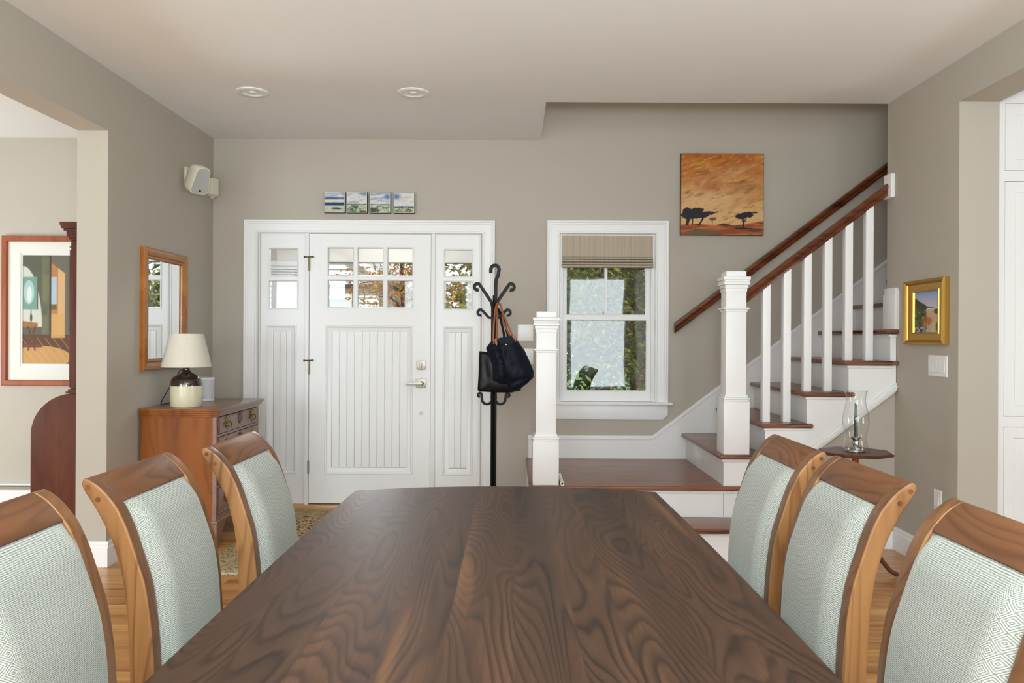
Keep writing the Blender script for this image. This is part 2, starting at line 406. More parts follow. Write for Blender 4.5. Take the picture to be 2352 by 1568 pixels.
def baseboard(name, u0, u1, mp, h=.14):
    prof = [(0, 0), (.016, 0), (.016, h-.035), (.011, h-.028), (.011, h-.012), (.006, h), (0, h)]
    mb = MB(); n = len(prof)
    vs = [mp(u0, z, w_) for w_, z in prof]+[mp(u1, z, w_) for w_, z in prof]
    mb.add(vs, [tuple(range(n)), tuple(range(2*n-1, n-1, -1))]+[(i, (i+1) % n, n+(i+1) % n, n+i) for i in range(n)])
    return obj(name, mb, TRIM, kind='structure', smooth=0)
baseboard('baseboard_left', 4.3865, 5.90, leftw)
baseboard('baseboard_left_jamb', -2.448, -2.26, yface(4.386))
baseboard('baseboard_right', 4.16, 4.84, rightw)
baseboard('baseboard_front', -.146, .095, front)
baseboard('baseboard_front_corner', -2.26, -2.034, front)
baseboard('baseboard_left_room', -2.95, -2.45, front)

# casing profile: outer back band, flat, inner bead
CAS = [(0, 0), (0, .030), (.006, .032), (.013, .030), (.016, .022), (.026, .022), (.030, .018), (.034, .018), (.078, .014), (.084, .018), (.092, .018), (.097, .010), (.1, 0)]

# ------------------------------------------------------------------ front door unit
d1 = thing('door_1', (-1.09, 5.92, 0), kind='structure')
obj('casing', MB().ring(-2.034, -.146, 0, 2.171, CAS, front, bottom=False), TRIM, d1, smooth=25)
jb = MB()
jb.box(-1.93, -1.915, 5.925, 6.05, 0, 2.09).box(-.265, -.2507, 5.925, 6.05, 0, 2.09).box(-1.915, -.265, 5.925, 6.05, 2.073, 2.09)
jb.box(-1.577, -1.5465, 5.905, 6.03, 0, 2.073).box(-.6255, -.597, 5.905, 6.03, 0, 2.073)
obj('jamb', jb, TRIM, d1, bevel=.002, smooth=30)
obj('threshold', B(-1.915, -.265, 5.86, 6.05, 0, .028), OAKF, d1, bevel=.006)
MLD = [(0, .0005), (.004, .006), (.010, .005), (.016, -.002), (.022, -.006), (.040, -.009), (.049, -.014)]
STK = [(0, .0005), (0, .005), (.007, .006), (.014, .0), (.0165, -.018)]
def door_leaf(name, x0, x1, z0, z1, panes, panel, inner, nplank, Yf):
    mp = yface(Yf)
    th = .044
    leaf = obj(name, MB().holes(x0, x1, z0, z1, panes+[panel], 0, -th, mp), TRIM, d1, smooth=0)
    pm = MB().ring(*panel, [(0, -.001)]+MLD[0:], mp); obj('panel_moulding', pm, TRIM, leaf, smooth=25)
    obj('panel_back', MB().box(panel[0], panel[1], Yf+.026, Yf+.034, panel[2], panel[3]), TRIM, leaf, smooth=0)
    pw = (inner[1]-inner[0])/nplank
    for i in range(nplank):
        a = inner[0]+pw*i
        obj('plank', B(a+.0006, a+pw-.0006, Yf+.013, Yf+.026, inner[2], inner[3]), TRIM, leaf, bevel=.0035, seg=1, smooth=0)
    for p in panes:
        e = .0165
        obj('pane_bead', MB().ring(p[0]-.012, p[1]+.012, p[2]-.012, p[3]+.012, STK, mp), TRIM, leaf, smooth=25)
        obj('pane', B(p[0], p[1], Yf+.020, Yf+.024, p[2], p[3]), GLASS, leaf, smooth=0)
    return leaf
dp = []
for (a, b) in ((-1.4056, -1.2137), (-1.181, -.9891), (-.9573, -.7665)):
    dp += [(a, b, 1.755, 1.965), (a, b, 1.513, 1.72)]
slab = door_leaf('door_slab', -1.543, -.629, .036, 2.069, dp, (-1.4246, -.7586, .255, 1.3796), (-1.375, -.804, .304, 1.3355), 10, 5.918)
door_leaf('sidelight', -1.915, -1.577, .03, 2.073, [(-1.855, -1.640, 1.7485, 1.958), (-1.855, -1.640, 1.505, 1.7145)], (-1.872, -1.642, .2553, 1.38), (-1.8225, -1.6755, .302, 1.333), 3, 5.93)
door_leaf('sidelight', -.597, -.265, .03, 2.073, [(-.5264, -.3149, 1.7521, 1.9549), (-.5264, -.3149, 1.5054, 1.7148)], (-.5366, -.3063, .248, 1.3765), (-.4935, -.3488, .30, 1.3275), 3, 5.93)
obj('door_sweep', B(-1.543, -.629, 5.925, 5.955, .028, .038), BLACK, d1, smooth=0)
# hardware
lk = MB(); lk.prism([(-.732, 1.05), (-.6985, 1.045), (-.665, 1.05), (-.662, 1.082), (-.665, 1.114), (-.6985, 1.119), (-.732, 1.114), (-.735, 1.082)], 'Y', 5.906, 5.918)
lk.lathe([(.012, 5.892), (.0125, 5.905)], (-.6985, 0, 1.09), 16, axis='Y').box(-.7035, -.6935, 5.88, 5.897, 1.062, 1.098)
obj('deadbolt', lk, NICKEL, slab, bevel=.0015)
lv = MB(); lv.prism([(-.735, .913), (-.6985, .908), (-.662, .913), (-.659, .945), (-.662, .977), (-.6985, .982), (-.735, .977), (-.738, .945)], 'Y', 5.906, 5.918)
lv.lathe([(.018, 5.9), (.013, 5.895), (.0115, 5.862)], (-.692, 0, .945), 18, axis='Y').box(-.808, -.685, 5.858, 5.870, .934, .955)
obj('lever_handle', lv, NICKEL, slab, bevel=.003)
obj('door_viewer', MB().lathe([(.014, 5.910), (.0145, 5.918), (.0145, 5.92)], (-.697, 0, .717), 18, axis='Y').lathe([(.008, 5.906), (.009, 5.911)], (-.697, 0, .717), 12, axis='Y'), NICKEL, slab)
for z, bar in ((1.84, True), (1.06, True), (.31, False)):
    hb = MB().tube([(-1.545, 5.905, z-.05), (-1.545, 5.905, z+.05)], .006, 10)
    for k in range(5): hb.lathe([(.0068, z-.05+.02*k+.001), (.0068, z-.05+.02*k+.018)], (-1.545, 5.905, 0), 10)
    if bar: hb.tube([(-1.572, 5.9, z+.052), (-1.520, 5.9, z+.054)], .0045, 8).lathe([(.008, -1.520), (.008, -1.510)], (0, 5.9, z+.054), 10, axis='X').lathe([(.008, -1.582), (.008, -1.572)], (0, 5.9, z+.052), 10, axis='X')
    obj('hinge', hb, NICKEL if not bar else flatmat('aged_brass', rgb(120, 106, 80), .35, 1), slab)

# ------------------------------------------------------------------ window
w1 = thing('window_1', (.704, 5.92, .81), kind='structure')
obj('casing', MB().ring(.2487, 1.163, .81, 2.176, CAS, front, bottom=False), TRIM, w1, smooth=25)
obj('jamb', MB().box(.343, .357, 5.925, 6.06, .81, 2.08).box(1.051, 1.065, 5.925, 6.06, .81, 2.08).box(.357, 1.051, 5.925, 6.06, 2.066, 2.08), TRIM, w1, smooth=0)
obj('stool', B(.23, 1.192, 5.862, 6.06, .792, .812), TRIM, w1, bevel=.006)
obj('apron', MB().prism([(.262, .792), (1.163, .792), (1.163, .715), (1.127, .682), (.29, .682), (.262, .715)], 'Y', 5.902, 5.92), TRIM, w1, bevel=.003)
def sash(name, x0, x1, z0, z1, st, bot, top, Yf, mun):
    h = [(x0+st, x1-st, z0+bot, z1-top)]
    s_ = obj(name, MB().holes(x0, x1, z0, z1, h, 0, -.034, yface(Yf)), TRIM, w1, bevel=.0)
    obj('glazing_bead', MB().ring(h[0][0]-.001, h[0][1]+.001, h[0][2]-.001, h[0][3]+.001, [(0, .001), (.006, -.004), (.008, -.012)], yface(Yf)), TRIM, s_, smooth=0)
    if mun:
        c = (x0+x1)/2+.0
        obj('muntin', MB().prism([(c-.011, Yf+.012), (c-.006, Yf+.003), (c+.006, Yf+.003), (c+.011, Yf+.012), (c+.011, Yf+.03), (c-.011, Yf+.03)], 'Z', z0+bot, z1-top), TRIM, s_, smooth=0)
        obj('pane', B(h[0][0], c-.011, Yf+.017, Yf+.021, h[0][2], h[0][3]), GLASS, s_, smooth=0)
        obj('pane', B(c+.011, h[0][1], Yf+.017, Yf+.021, h[0][2], h[0][3]), GLASS, s_, smooth=0)
    else:
        obj('pane', B(h[0][0], h[0][1], Yf+.017, Yf+.021, h[0][2], h[0][3]), GLASS, s_, smooth=0)
    return s_
sash('sash', .362, 1.046, 1.43, 2.066, .036, .037, .05, 5.985, True)
low = sash('sash', .362, 1.046, .814, 1.466, .036, .075, .034, 5.945, False)
obj('sash_lock', MB().box(.66, .745, 5.93, 5.96, 1.466, 1.472).lathe([(.016, 1.472), (.015, 1.484), (.006, 1.488)], (.70, 5.945, 0), 14).box(.69, .735, 5.938, 5.946, 1.476, 1.484), PLASTIC, low, bevel=.001)
obj('stop_bead', MB().box(.357, .370, 5.925, 5.944, .814, 2.066).box(1.038, 1.051, 5.925, 5.944, .814, 2.066), TRIM, w1, bevel=.002)

# roman shade
def linen():
    t = NT('linen_shade'); t.set(.9, 0, .1)
    o = t.n('TexCoord').outputs['Object']
    a = t.noise(t.mapping(o, (60, 1, .8)), 1, 2); b = t.noise(t.mapping(o, (40, 5, 420)), 1, 2); c = t.noise(t.mapping(o, (420, 5, 30)), 1, 2)
    f = t.math('ADD', t.math('MULTIPLY', a, .6), t.math('ADD', t.math('MULTIPLY', b, .25), t.math('MULTIPLY', c, .25)))
    t.l(t.ramp(f, [(.25, rgb(150, 136, 118)), (.5, rgb(176, 163, 145)), (.8, rgb(196, 184, 167))]), t.b.inputs['Base Color']); t.bump(f, .2, .001)
    return t.m
sh = thing('roman_shade', (.705, 5.9, 1.82), 'beige linen roman shade drawn up at the top of the window', 'window shade')
pf = [(5.935, 2.064), (5.905, 2.064), (5.904, 1.905)]
obj('shade_panel', MB().prism(pf+[(5.918, 1.90), (5.935, 1.90)], 'X', .362, 1.045), linen_m := linen(), sh, smooth=40)
for k in range(4):
    zt = 1.905-.0205*k; zb = zt-.0205; y = 5.898-.0035*k
    obj('fold', MB().prism([(5.93, zt), (5.916, zt-.001), (y+.002, zt-.004), (y-.003, zt-.009), (y-.003, zt-.013), (y+.002, zb+.003), (5.916, zb+.001), (5.93, zb)], 'X', .361-.001*k, 1.046+.001*k), linen_m, sh, smooth=50)

# ------------------------------------------------------------------ staircase
RI = .1935; GO = .256; X3 = 1.297   # rise, going, third riser
FY = 4.83; BY = 5.915
st = thing('staircase', (1.2, 4.83, 0), 'white painted staircase with stained oak treads and square balusters', 'staircase')
def tread(x0, x1, y0, y1, z, extra=None):
    mb = MB().box(x0, x1, y0, y1, z-.028, z)
    if extra: mb.box(*extra, z-.028, z)
    return mb
# step below the landing and the landing
obj('riser', B(.10, 1.62, FY-.285, FY-.265, 0, RI-.028), TRIM, st, smooth=0)
obj('tread', tread(.07, 1.65, FY-.315, FY-.005, RI), TREADW, st, bevel=.011, seg=3)
obj('riser', B(.10, 1.295, FY-.005, FY+.015, RI, 2*RI-.028), TRIM, st, smooth=0)
obj('base_panel', MB().box(1.297, 1.62, FY-.005, FY+.015, RI, 2*RI-.028), TRIM, st, smooth=0)
obj('scotia', B(.10, 1.60, FY-.018, FY-.005, 2*RI-.044, 2*RI-.029), TRIM, st, bevel=.005)
obj('landing_edge', B(.097, 1.62, FY-.035, FY+.06, 2*RI-.028, 2*RI), TREADW, st, bevel=.011, seg=3)
obj('landing_side', B(.10, .12, FY+.015, BY, 0, 2*RI-.028), TRIM, st, smooth=0)
lw = (BY-FY-.06)/13
for k in range(13):
    a = FY+.06+lw*k
    obj('landing_board', B(.097, X3+.02, a+.0005, a+lw-.0005, 2*RI-.028, 2*RI-.0005), TREADW, st, bevel=.0012, seg=1, smooth=0)
for n in range(3, 12):
    xr = X3+GO*(n-3); z = RI*n
    yf = FY if xr < 2.34 else 4.97
    obj('riser', B(xr+.0005, xr+.018, yf+.0205, BY, z-RI, z-.028), TRIM, st, smooth=0)
    x0 = xr-.03; x1 = xr+GO
    if n <= 5: mb = tread(x0, x1, FY-.035, BY, z, (x1, x1+.03, FY-.035, FY))
    elif n == 6: mb = tread(x0, x1, FY-.035, BY, z, (x1, 2.358, FY-.035, FY))
    elif n == 7: mb = MB().box(x0, 2.358, FY-.035, 4.97, z-.028, z).box(x0, x1, 4.97, BY, z-.028, z)
    else: mb = tread(x0, x1, 4.97, BY, z)
    obj('tread', mb, TREADW, st, bevel=.011, seg=3)
    if n <= 7:
        obj('scotia', MB().box(xr-.012, min(xr+GO+.012, 2.357), FY-.013, FY, z-.045, z-.029), TRIM, st, bevel=.005)
def bl(x): return .622+.7615*(x-1.825)          # underside line of the open stringer
poly = [(1.297, 2*RI)]
for n in range(3, 8):
    xr = X3+GO*(n-3)
    poly += [(xr, RI*n-.029)] + [(min(xr+GO, 2.357), RI*n-.029)]
poly += [(2.357, bl(2.357)), (1.52, bl(1.52))]
poly2 = []
for p in poly:
    if not poly2 or (abs(p[0]-poly2[-1][0])+abs(p[1]-poly2[-1][1])) > 1e-4: poly2.append(p)
obj('stringer', MB().prism(poly2, 'Y', FY, FY+.02), TRIM, st, smooth=0)
sm = MB()
for off, th, pr in ((0, .020, .022), (.020, .012, .036), (.032, .016, .026), (.048, .008, .014)):
    sm.prism([(1.49, bl(1.49)-off), (2.357, bl(2.357)-off), (2.357, bl(2.357)-off-th), (1.49, bl(1.49)-off-th)], 'Y', FY-pr+.01, FY+.03)
obj('stringer_moulding', sm, TRIM, st, bevel=.002)
obj('trim_cap', MB().box(2.332, 2.366, 4.80, 4.955, 7*RI, 1.575).prism([(4.80, 1.575), (4.955, 1.575), (4.955, 1.612), (4.815, 1.612)], 'X', 2.338, 2.366), TRIM, st, bevel=.003)
# balusters
def rb(x): return 1.518+.7685*(x-1.4583)         # underside of the handrail
for k in range(6):
    xc = 1.5815+.1285*k; zt = RI*(4+k//2)
    h = .0235
    obj('baluster', MB().prism([(xc-h, zt), (xc+h, zt), (xc+h, rb(xc+h)+.004), (xc-h, rb(xc-h)+.004)], 'Y', 4.90, 4.947), TRIM, st, bevel=.002)
def railmesh(x0, x1, f, yc, hw=.03):
    # moulded handrail section (y, dz above underside)
    sec = [(-.018, 0), (.018, 0), (.022, .018), (.016, .03), (.026, .042), (hw, .056), (.024, .071), (.008, .078), (-.008, .078), (-.024, .071), (-hw, .056), (-.026, .042), (-.016, .03), (-.022, .018)]
    n = len(sec)
    vs = [(x0, yc+a, f(x0)+b) for a, b in sec]+[(x1, yc+a, f(x1)+b) for a, b in sec]
    return MB().add(vs, [tuple(range(n)), tuple(range(2*n-1, n-1, -1))]+[(i, (i+1) % n, n+(i+1) % n, n+i) for i in range(n)])
obj('handrail', railmesh(1.424, 2.345, rb, 4.9235), RAILD, st, smooth=40)
obj('rosette', MB().box(2.336, 2.36, 4.862, 4.958, 2.175, 2.325), TRIM, st, bevel=.004)
def newel(xc, yf, zb, zbase, zcol, zcr, ztop):
    yc = yf+.08; mb = MB()
    def sq(hw, a, b): mb.box(xc-hw, xc+hw, yc-hw, yc+hw, a, b)
    p = obj('newel_post', B(xc-.062, xc+.062, yc-.062, yc+.062, zb, zcr), TRIM, st, bevel=.002)
    sq(.080, zb, zbase-.03); sq(.077, zbase-.03, zbase-.018); sq(.081, zbase-.018, zbase-.006); sq(.070, zbase-.006, zbase+.012)
    obj('base_block', mb, TRIM, p, bevel=.003)
    mb = MB(); sq(.068, zcol-.02, zcol-.006); sq(.078, zcol-.006, zcol+.004); obj('collar', mb, TRIM, p, bevel=.003)
    mb = MB(); sq(.066, zcr-.045, zcr-.02); sq(.072, zcr-.02, zcr); sq(.081, zcr, zcr+.018); sq(.077, zcr+.018, zcr+.03); sq(.083, zcr+.03, zcr+.05)
    obj('crown', mb, TRIM, p, bevel=.004)
    mb = MB(); sq(.063, zcr+.05, ztop); obj('cap', mb, TRIM, p, bevel=.009, seg=3)
newel(.201, 4.815, 2*RI, .687, 1.220, 1.367, 1.455)
newel(1.372, 4.815, 3*RI, .936, 1.480, 1.625, 1.712)
# wall side skirt
def sk(x): return .5587+.7595*(x-1.0464)
obj('skirt_board', MB().prism([(.115, 2*RI), (.115, .535), (1.052, .535), (3.9, sk(3.9)-.026), (3.9, sk(3.9)-.75), (1.40, .387)], 'Y', 5.904, 5.92), TRIM, st, smooth=0)
cp = MB()
for o1, o2, pr in ((-.03, -.012, .024), (-.012, 0, .018)):
    cp.prism([(.112, .5587+o1), (.112, .5587+o2), (1.0464, .5587+o2), (3.9, sk(3.9)+o2), (3.9, sk(3.9)+o1), (1.0464, .5587+o1)], 'Y', 5.92-pr, 5.92)
obj('skirt_cap', cp, TRIM, st, bevel=.002)
obj('wall_understair', MB().prism([(1.297, 0), (2.36, 0), (2.36, bl(2.36)), (1.52, bl(1.52)), (1.297, bl(1.45))], 'Y', FY+.021, FY+.06), WALL, kind='structure', smooth=0)
baseboard('baseboard_stair', 1.64, 2.344, yface(FY+.021))
wr = thing('wall_handrail', (2.4, 5.86, 1.33), 'dark stained oak handrail fixed along the wall behind the staircase', 'handrail')
def wrb(x): return 1.332+.763*(x-1.2)
obj('rail', railmesh(1.2, 3.85, wrb, 5.852, .028), RAILD, wr, smooth=40)
for x in (1.65, 3.5):
    obj('bracket', MB().tube([(x, 5.918, wrb(x)-.06), (x, 5.885, wrb(x)-.055), (x, 5.855, wrb(x)-.02), (x, 5.852, wrb(x)+.002)], .007, 8).lathe([(.025, 5.912), (.025, 5.919)], (x, 0, wrb(x)-.06), 14, axis='Y'), BRASS, wr)

tag(obj('hollow_rod', MB().lathe([(.0125, 4.80), (.0125, 5.12), (.0075, 5.12), (.0075, 4.80), (.0125, 4.80)], (.302, 0, 2*RI+.0125), 16, axis='Y', cap=False), PLASTIC), 'white hollow rod lying on the landing beside the lower newel post', 'rod')

# ------------------------------------------------------------------ ceiling lights
def can_light(x, y, label):
    t = thing('recessed_light', (x, y, 2.78), label, 'ceiling light', 'recessed lights in the ceiling')
    obj('trim_ring', MB().lathe([(.098, 2.784), (.098, 2.779), (.09, 2.775), (.066, 2.777), (.062, 2.784)], (x, y, 0), 40, cap=False), PLASTIC, t, smooth=40)
    obj('reflector', MB().lathe([(.064, 2.779), (.058, 2.7815), (.04, 2.7825), (.022, 2.783), (.0, 2.783)], (x, y, 0), 40, cap=False), PLASTIC, t, smooth=60)
    obj('bulb', MB().lathe([(.022, 2.783), (.02, 2.779), (.012, 2.776), (0, 2.7755)], (x, y, 0), 24, cap=False), flatmat('frosted_bulb', rgb(240, 238, 232), .5), t, smooth=60)
can_light(-1.603, 4.785, 'recessed ceiling light nearer the left wall, above the chest')
can_light(-.62, 4.78, 'recessed ceiling light nearer the stairwell, above the door side')

# ------------------------------------------------------------------ painted pictures (flat colours on a fine grid)
def lin(c): return np.array([s2l(x) for x in c])
def vnoise(u, v, sc, seed=0):
    rs = np.random.RandomState(seed); g = rs.rand(40, 40)
    x = (np.asarray(u)*sc[0]) % 38; y = (np.asarray(v)*sc[1]) % 38
    i = np.floor(x).astype(int); j = np.floor(y).astype(int); fx = x-i; fy = y-j
    fx = fx*fx*(3-2*fx); fy = fy*fy*(3-2*fy)
    return (g[i, j]*(1-fx)+g[i+1, j]*fx)*(1-fy)+(g[i, j+1]*(1-fx)+g[i+1, j+1]*fx)*fy
def fbm(u, v, sc, seed=0): return .55*vnoise(u, v, sc, seed)+.3*vnoise(u, v, (sc[0]*2.1, sc[1]*2.1), seed+1)+.15*vnoise(u, v, (sc[0]*4.3, sc[1]*4.3), seed+2)
def lerp(a, b, t): return a+(b-a)*np.clip(t, 0, 1)[..., None]
def canvas_face(nu, nv, fn, mp):
    """grid of points mp(u, v) for u, v in 0..1 with colours fn(U, V)"""
    U, V = np.meshgrid(np.linspace(0, 1, nu), np.linspace(0, 1, nv), indexing='ij')
    # each grid colour is the mean over its own little cell, so painted edges stay soft
    C = 0; mb = MB()
    for du in (-.33, 0, .33):
        for dv in (-.33, 0, .33):
            C = C+np.clip(fn(np.clip(U+du/(nu-1), 0, 1), np.clip(V+dv/(nv-1), 0, 1)), 0, 1)/9
    mb.v = [mp(a, b) for a, b in zip(U.ravel(), V.ravel())]
    mb.f = [(i*nv+j, (i+1)*nv+j, (i+1)*nv+j+1, i*nv+j+1) for i in range(nu-1) for j in range(nv-1)]
    mb.col = np.concatenate([C.reshape(-1, 3), np.ones((nu*nv, 1))], 1)
    return mb
def ell(U, V, cu, cv, ru, rv): return ((U-cu)/ru)**2+((V-cv)/rv)**2

def savanna(U, V):
    # sky: dark orange above, pale at the horizon, swept diagonally
    W = U*.9+V*.5; T = V-U*.35
    n = fbm(W, T, (3.2, 7), 3); n2 = fbm(W, T, (6, 16), 9)
    sky = lerp(lin((222, 178, 122))[None, None], lin((178, 98, 28))[None, None], (V-.22)*1.3+(n-.5)*1.1)
    sky = lerp(sky, lin((172, 84, 34)), (n2-.55)*2.2*(V > .3))
    sky = lerp(sky, lin((214, 158, 60)), (.42-n2)*2.5)
    sky = lerp(sky, lin((226, 186, 140)), (1-ell(U, V, .3, .42, .36, .16))*.8*(n+.3))
    sky = lerp(sky, lin((196, 124, 34)), (1-ell(U, V, .25, .85, .3, .16))*.7)
    sky = lerp(sky, lin((120, 84, 50)), (1-ell(U, V, .8, .585, .25, .05))*.7*(n2+.2))
    for cu, cv, ru, rv, k in ((.28, .76, .10, .025, .6), (.66, .655, .07, .02, .8), (.33, .635, .06, .02, .5), (.22, .49, .06, .025, .6), (.45, .50, .04, .015, .5), (.64, .93, .09, .03, .5), (.3, .97, .03, .03, .8), (.53, .22, .05, .02, .4)):
        sky = lerp(sky, lin((110, 58, 40)), (1.1-ell(U, V+.3*(U-cu)*-.8, cu, cv, ru*1.2, rv*1.3))*k*1.3*(n2-.12))
    b1 = fbm(W, T, (14, 44), 91); b2 = fbm(W*1.0, T, (9, 30), 97)
    sky = lerp(sky, lin((226, 176, 110)), (b1-.58)*2.2); sky = lerp(sky, lin((128, 66, 28)), (b2-.60)*2.6)
    hz = .125+.01*np.sin(U*9)+.045*np.clip((U-.78)/.22, 0, 1)+.03*np.clip(1-np.abs(U-.52)/.12, 0, 1)
    g = fbm(U, V, (3, 22), 5); g2 = fbm(U, V, (5, 30), 21)
    gr = lerp(lin((150, 70, 38))[None, None]*np.ones(U.shape+(1,)), lin((206, 118, 60)), (g-.45)*3)
    gr = lerp(gr, lin((74, 40, 28)), (g2-.5)*3.5); gr = lerp(gr, lin((104, 92, 58)), (1.2-ell(U, V, .25, .03, .25, .04))*1.2)
    gr = lerp(gr, lin((84, 70, 48)), (1.2-ell(U, V, .9, .06, .14, .03))); gr = lerp(gr, lin((92, 84, 58)), (1.1-ell(U, V, .92, .17, .14, .02))*1.0)
    gr = lerp(gr, lin((60, 52, 38)), (1.1-ell(U, V, .53, .135, .11, .022))*1.3)
    c = np.where((V < hz)[..., None], gr, sky)
    dk = lin((34, 31, 40)); e = (fbm(U, V, (30, 22), 11)-.5)*1.7
    def blob(c, cu, cv, ru, rv, col=dk, sl=0): return lerp(c, col, (1.05-ell(U, V-sl*(U-cu), cu, cv, ru, rv)+e)*6)
    c = blob(c, .09, .25, .10, .075); c = blob(c, .17, .28, .10, .05, dk, .15); c = blob(c, .27, .245, .13, .035, dk, .25); c = blob(c, .38, .265, .07, .012, dk, .3)
    for x0, x1, z0, z1, wd in ((.07, .09, .12, .2, .02), (.135, .14, .12, .2, .008), (.215, .27, .115, .21, .012), (.752, .768, .085, .24, .010), (.775, .80, .16, .24, .006), (.74, .75, .16, .23, .005)):
        t_ = np.clip((V-z0)/(z1-z0), 0, 1); c = lerp(c, dk, ((np.abs(U-(x0+(x1-x0)*t_)) < wd) & (V > z0) & (V < z1))*1.0)
    c = blob(c, .78, .245, .12, .035, dk, .12); c = blob(c, .72, .23, .06, .035); c = blob(c, .89, .275, .06, .012, dk, .1); c = blob(c, .755, .078, .11, .012)
    c = blob(c, .385, .195, .045, .018, lin((108, 78, 70)), .1); c = lerp(c, lin((100, 70, 62)), ((np.abs(U-.378) < .005) & (V > .12) & (V < .19))*1.0)
    return c*.93

def seascape(k):
    def f(U, V):
        n = fbm(U+k*.3, V, (2.5, 9), 30+k); n2 = fbm(U, V, (5, 16), 40+k); e = fbm(U, V, (12, 12), 50+k)
        T = V-U*(.15, .25, .15, .35)[k]
        st_ = fbm(U, T, (2, 14), 60+k)
        sky = lerp(lin((216, 214, 210))[None, None]*np.ones(U.shape+(1,)), lin((104, 140, 186)), (st_-.5)*2.4+((.1, .1, .3, -.35)[k]))
        sky = lerp(sky, lin((70, 112, 170)), (1.1-ell(U, V, (1.0, .85, .95, .1)[k], (1, 1, .8, .8)[k], .3, .2))*.9)
        sky = lerp(sky, lin((196, 190, 170)), (n2-.52)*3)
        sky = lerp(sky, lin((150, 146, 160)), (.42-n2)*2.0)
        if k == 0:
            sky = lerp(sky, lin((58, 94, 136)), (1.0-np.abs(V-.70)/.09)*1.6*(n+.35)); sky = lerp(sky, lin((28, 58, 104)), (1-np.abs(V-.42)/.10)*3)
            sky = lerp(sky, lin((214, 208, 176)), (1-np.abs(V-.57)/.07)*1.5)
        hz = (.33, .40, .40, .33)[k]
        land = lerp(lin((168, 184, 150))[None, None]*np.ones(U.shape+(1,)), lin((92, 122, 84)), (e-.45)*4)
        land = lerp(land, lin((206, 212, 196)), (n2-.5)*4)
        if k == 0: land = lerp(land, lin((196, 194, 176)), .7+0*U); land = lerp(land, lin((64, 74, 66)), (1.1-ell(U, V, .6, .2, .3, .05)+e-.5)*3)
        if k == 1:
            land = lerp(land, lin((96, 52, 36)), (1.1-ell(U, V, .8, .03, .2, .06))*3)
        if k == 3:
            land = lerp(land, lin((40, 76, 136)), (1-np.abs(V-.29)/.06)*2); land = lerp(land, lin((110, 96, 84)), (1.1-ell(U, V, .72, .1, .18, .12))*2); land = lerp(land, lin((206, 170, 54)), (e-.62)*6)
            land = lerp(land, lin((60, 92, 58)), (1.1-ell(U, V, .25, .08, .25, .12))*(e+.2))
        c = np.where((V < hz)[..., None], land, sky)
        c = lerp(c, lin((52, 40, 58)), (1-np.abs(V-hz)/.022)*(2 if k in (1, 2) else 0))
        if k == 1:
            for a in np.linspace(-.9, .9, 7):
                x = .45+a*(V-.18)*.9; c = lerp(c, lin((52, 74, 72)), ((np.abs(U-x) < .02*(1.2-np.clip((V-.15)/.45, 0, 1))) & (V > .16) & (V < .62-.18*abs(a)))*.9)
            c = lerp(c, lin((64, 92, 64)), (1.1-ell(U, V, .25, .12, .14, .14))*2*(e+.1))
        if k == 2:
            c = lerp(c, lin((52, 80, 56)), (1.1-ell(U, V, .15, .13, .2, .13))*2); c = lerp(c, lin((40, 56, 54)), ((np.abs(U-.36-.03*np.sin(V*20)) < .07) & (V < .33))*.8)
            for x in (.2, .3, .36, .47): c = lerp(c, lin((222, 222, 226)), ((np.abs(U-x-.02*np.sin(V*14)) < .012) & (V > .2) & (V < .62))*.8)
        ed = (U < .03) | (U > .97) | (V < .03) | (V > .97)
        return lerp(c, lin((226, 224, 216)), ed*.7)
    return f
CANVASE = flatmat('canvas_edge_dark', rgb(38, 30, 28), .7)
def canvas(name, x0, x1, z0, z1, fn, n, dep, label, group=None, edge=CANVASE):
    t = thing(name, ((x0+x1)/2, 5.92, z0), label, 'painting', group)
    obj('stretched_canvas', B(x0, x1, 5.919-dep, 5.918, z0, z1), edge, t, bevel=.002)
    obj('painted_face', canvas_face(n, n, fn, lambda a, b: (x0+.002+(x1-x0-.004)*a, 5.9186-dep, z0+.002+(z1-z0-.004)*b)), PRINT, t, smooth=0)
for k, (a, b, lab) in enumerate(((-1.4298, -1.273, 'small canvas of dark blue sea bands over pale sand, leftmost above the door'),
                                 (-1.2621, -1.105, 'small canvas with a grey-green spiky plant before the sea, above the door'),
                                 (-1.0877, -.931, 'small canvas with thin white stems and bright blue sky, above the door'),
                                 (-.9069, -.750, 'small canvas of sweeping pale clouds and yellow flowers, rightmost above the door'))):
    canvas('seascape_canvas', a, b, 2.223, 2.379, seascape(k), 90, .035, lab, 'row of small canvases above the door')
canvas('savanna_painting', 1.249, 1.872, 2.0694, 2.684, savanna, 200, .038, 'square orange canvas of dark acacia trees, on the wall right of the window', None, flatmat('canvas_edge_brown', rgb(96, 56, 34), .7))

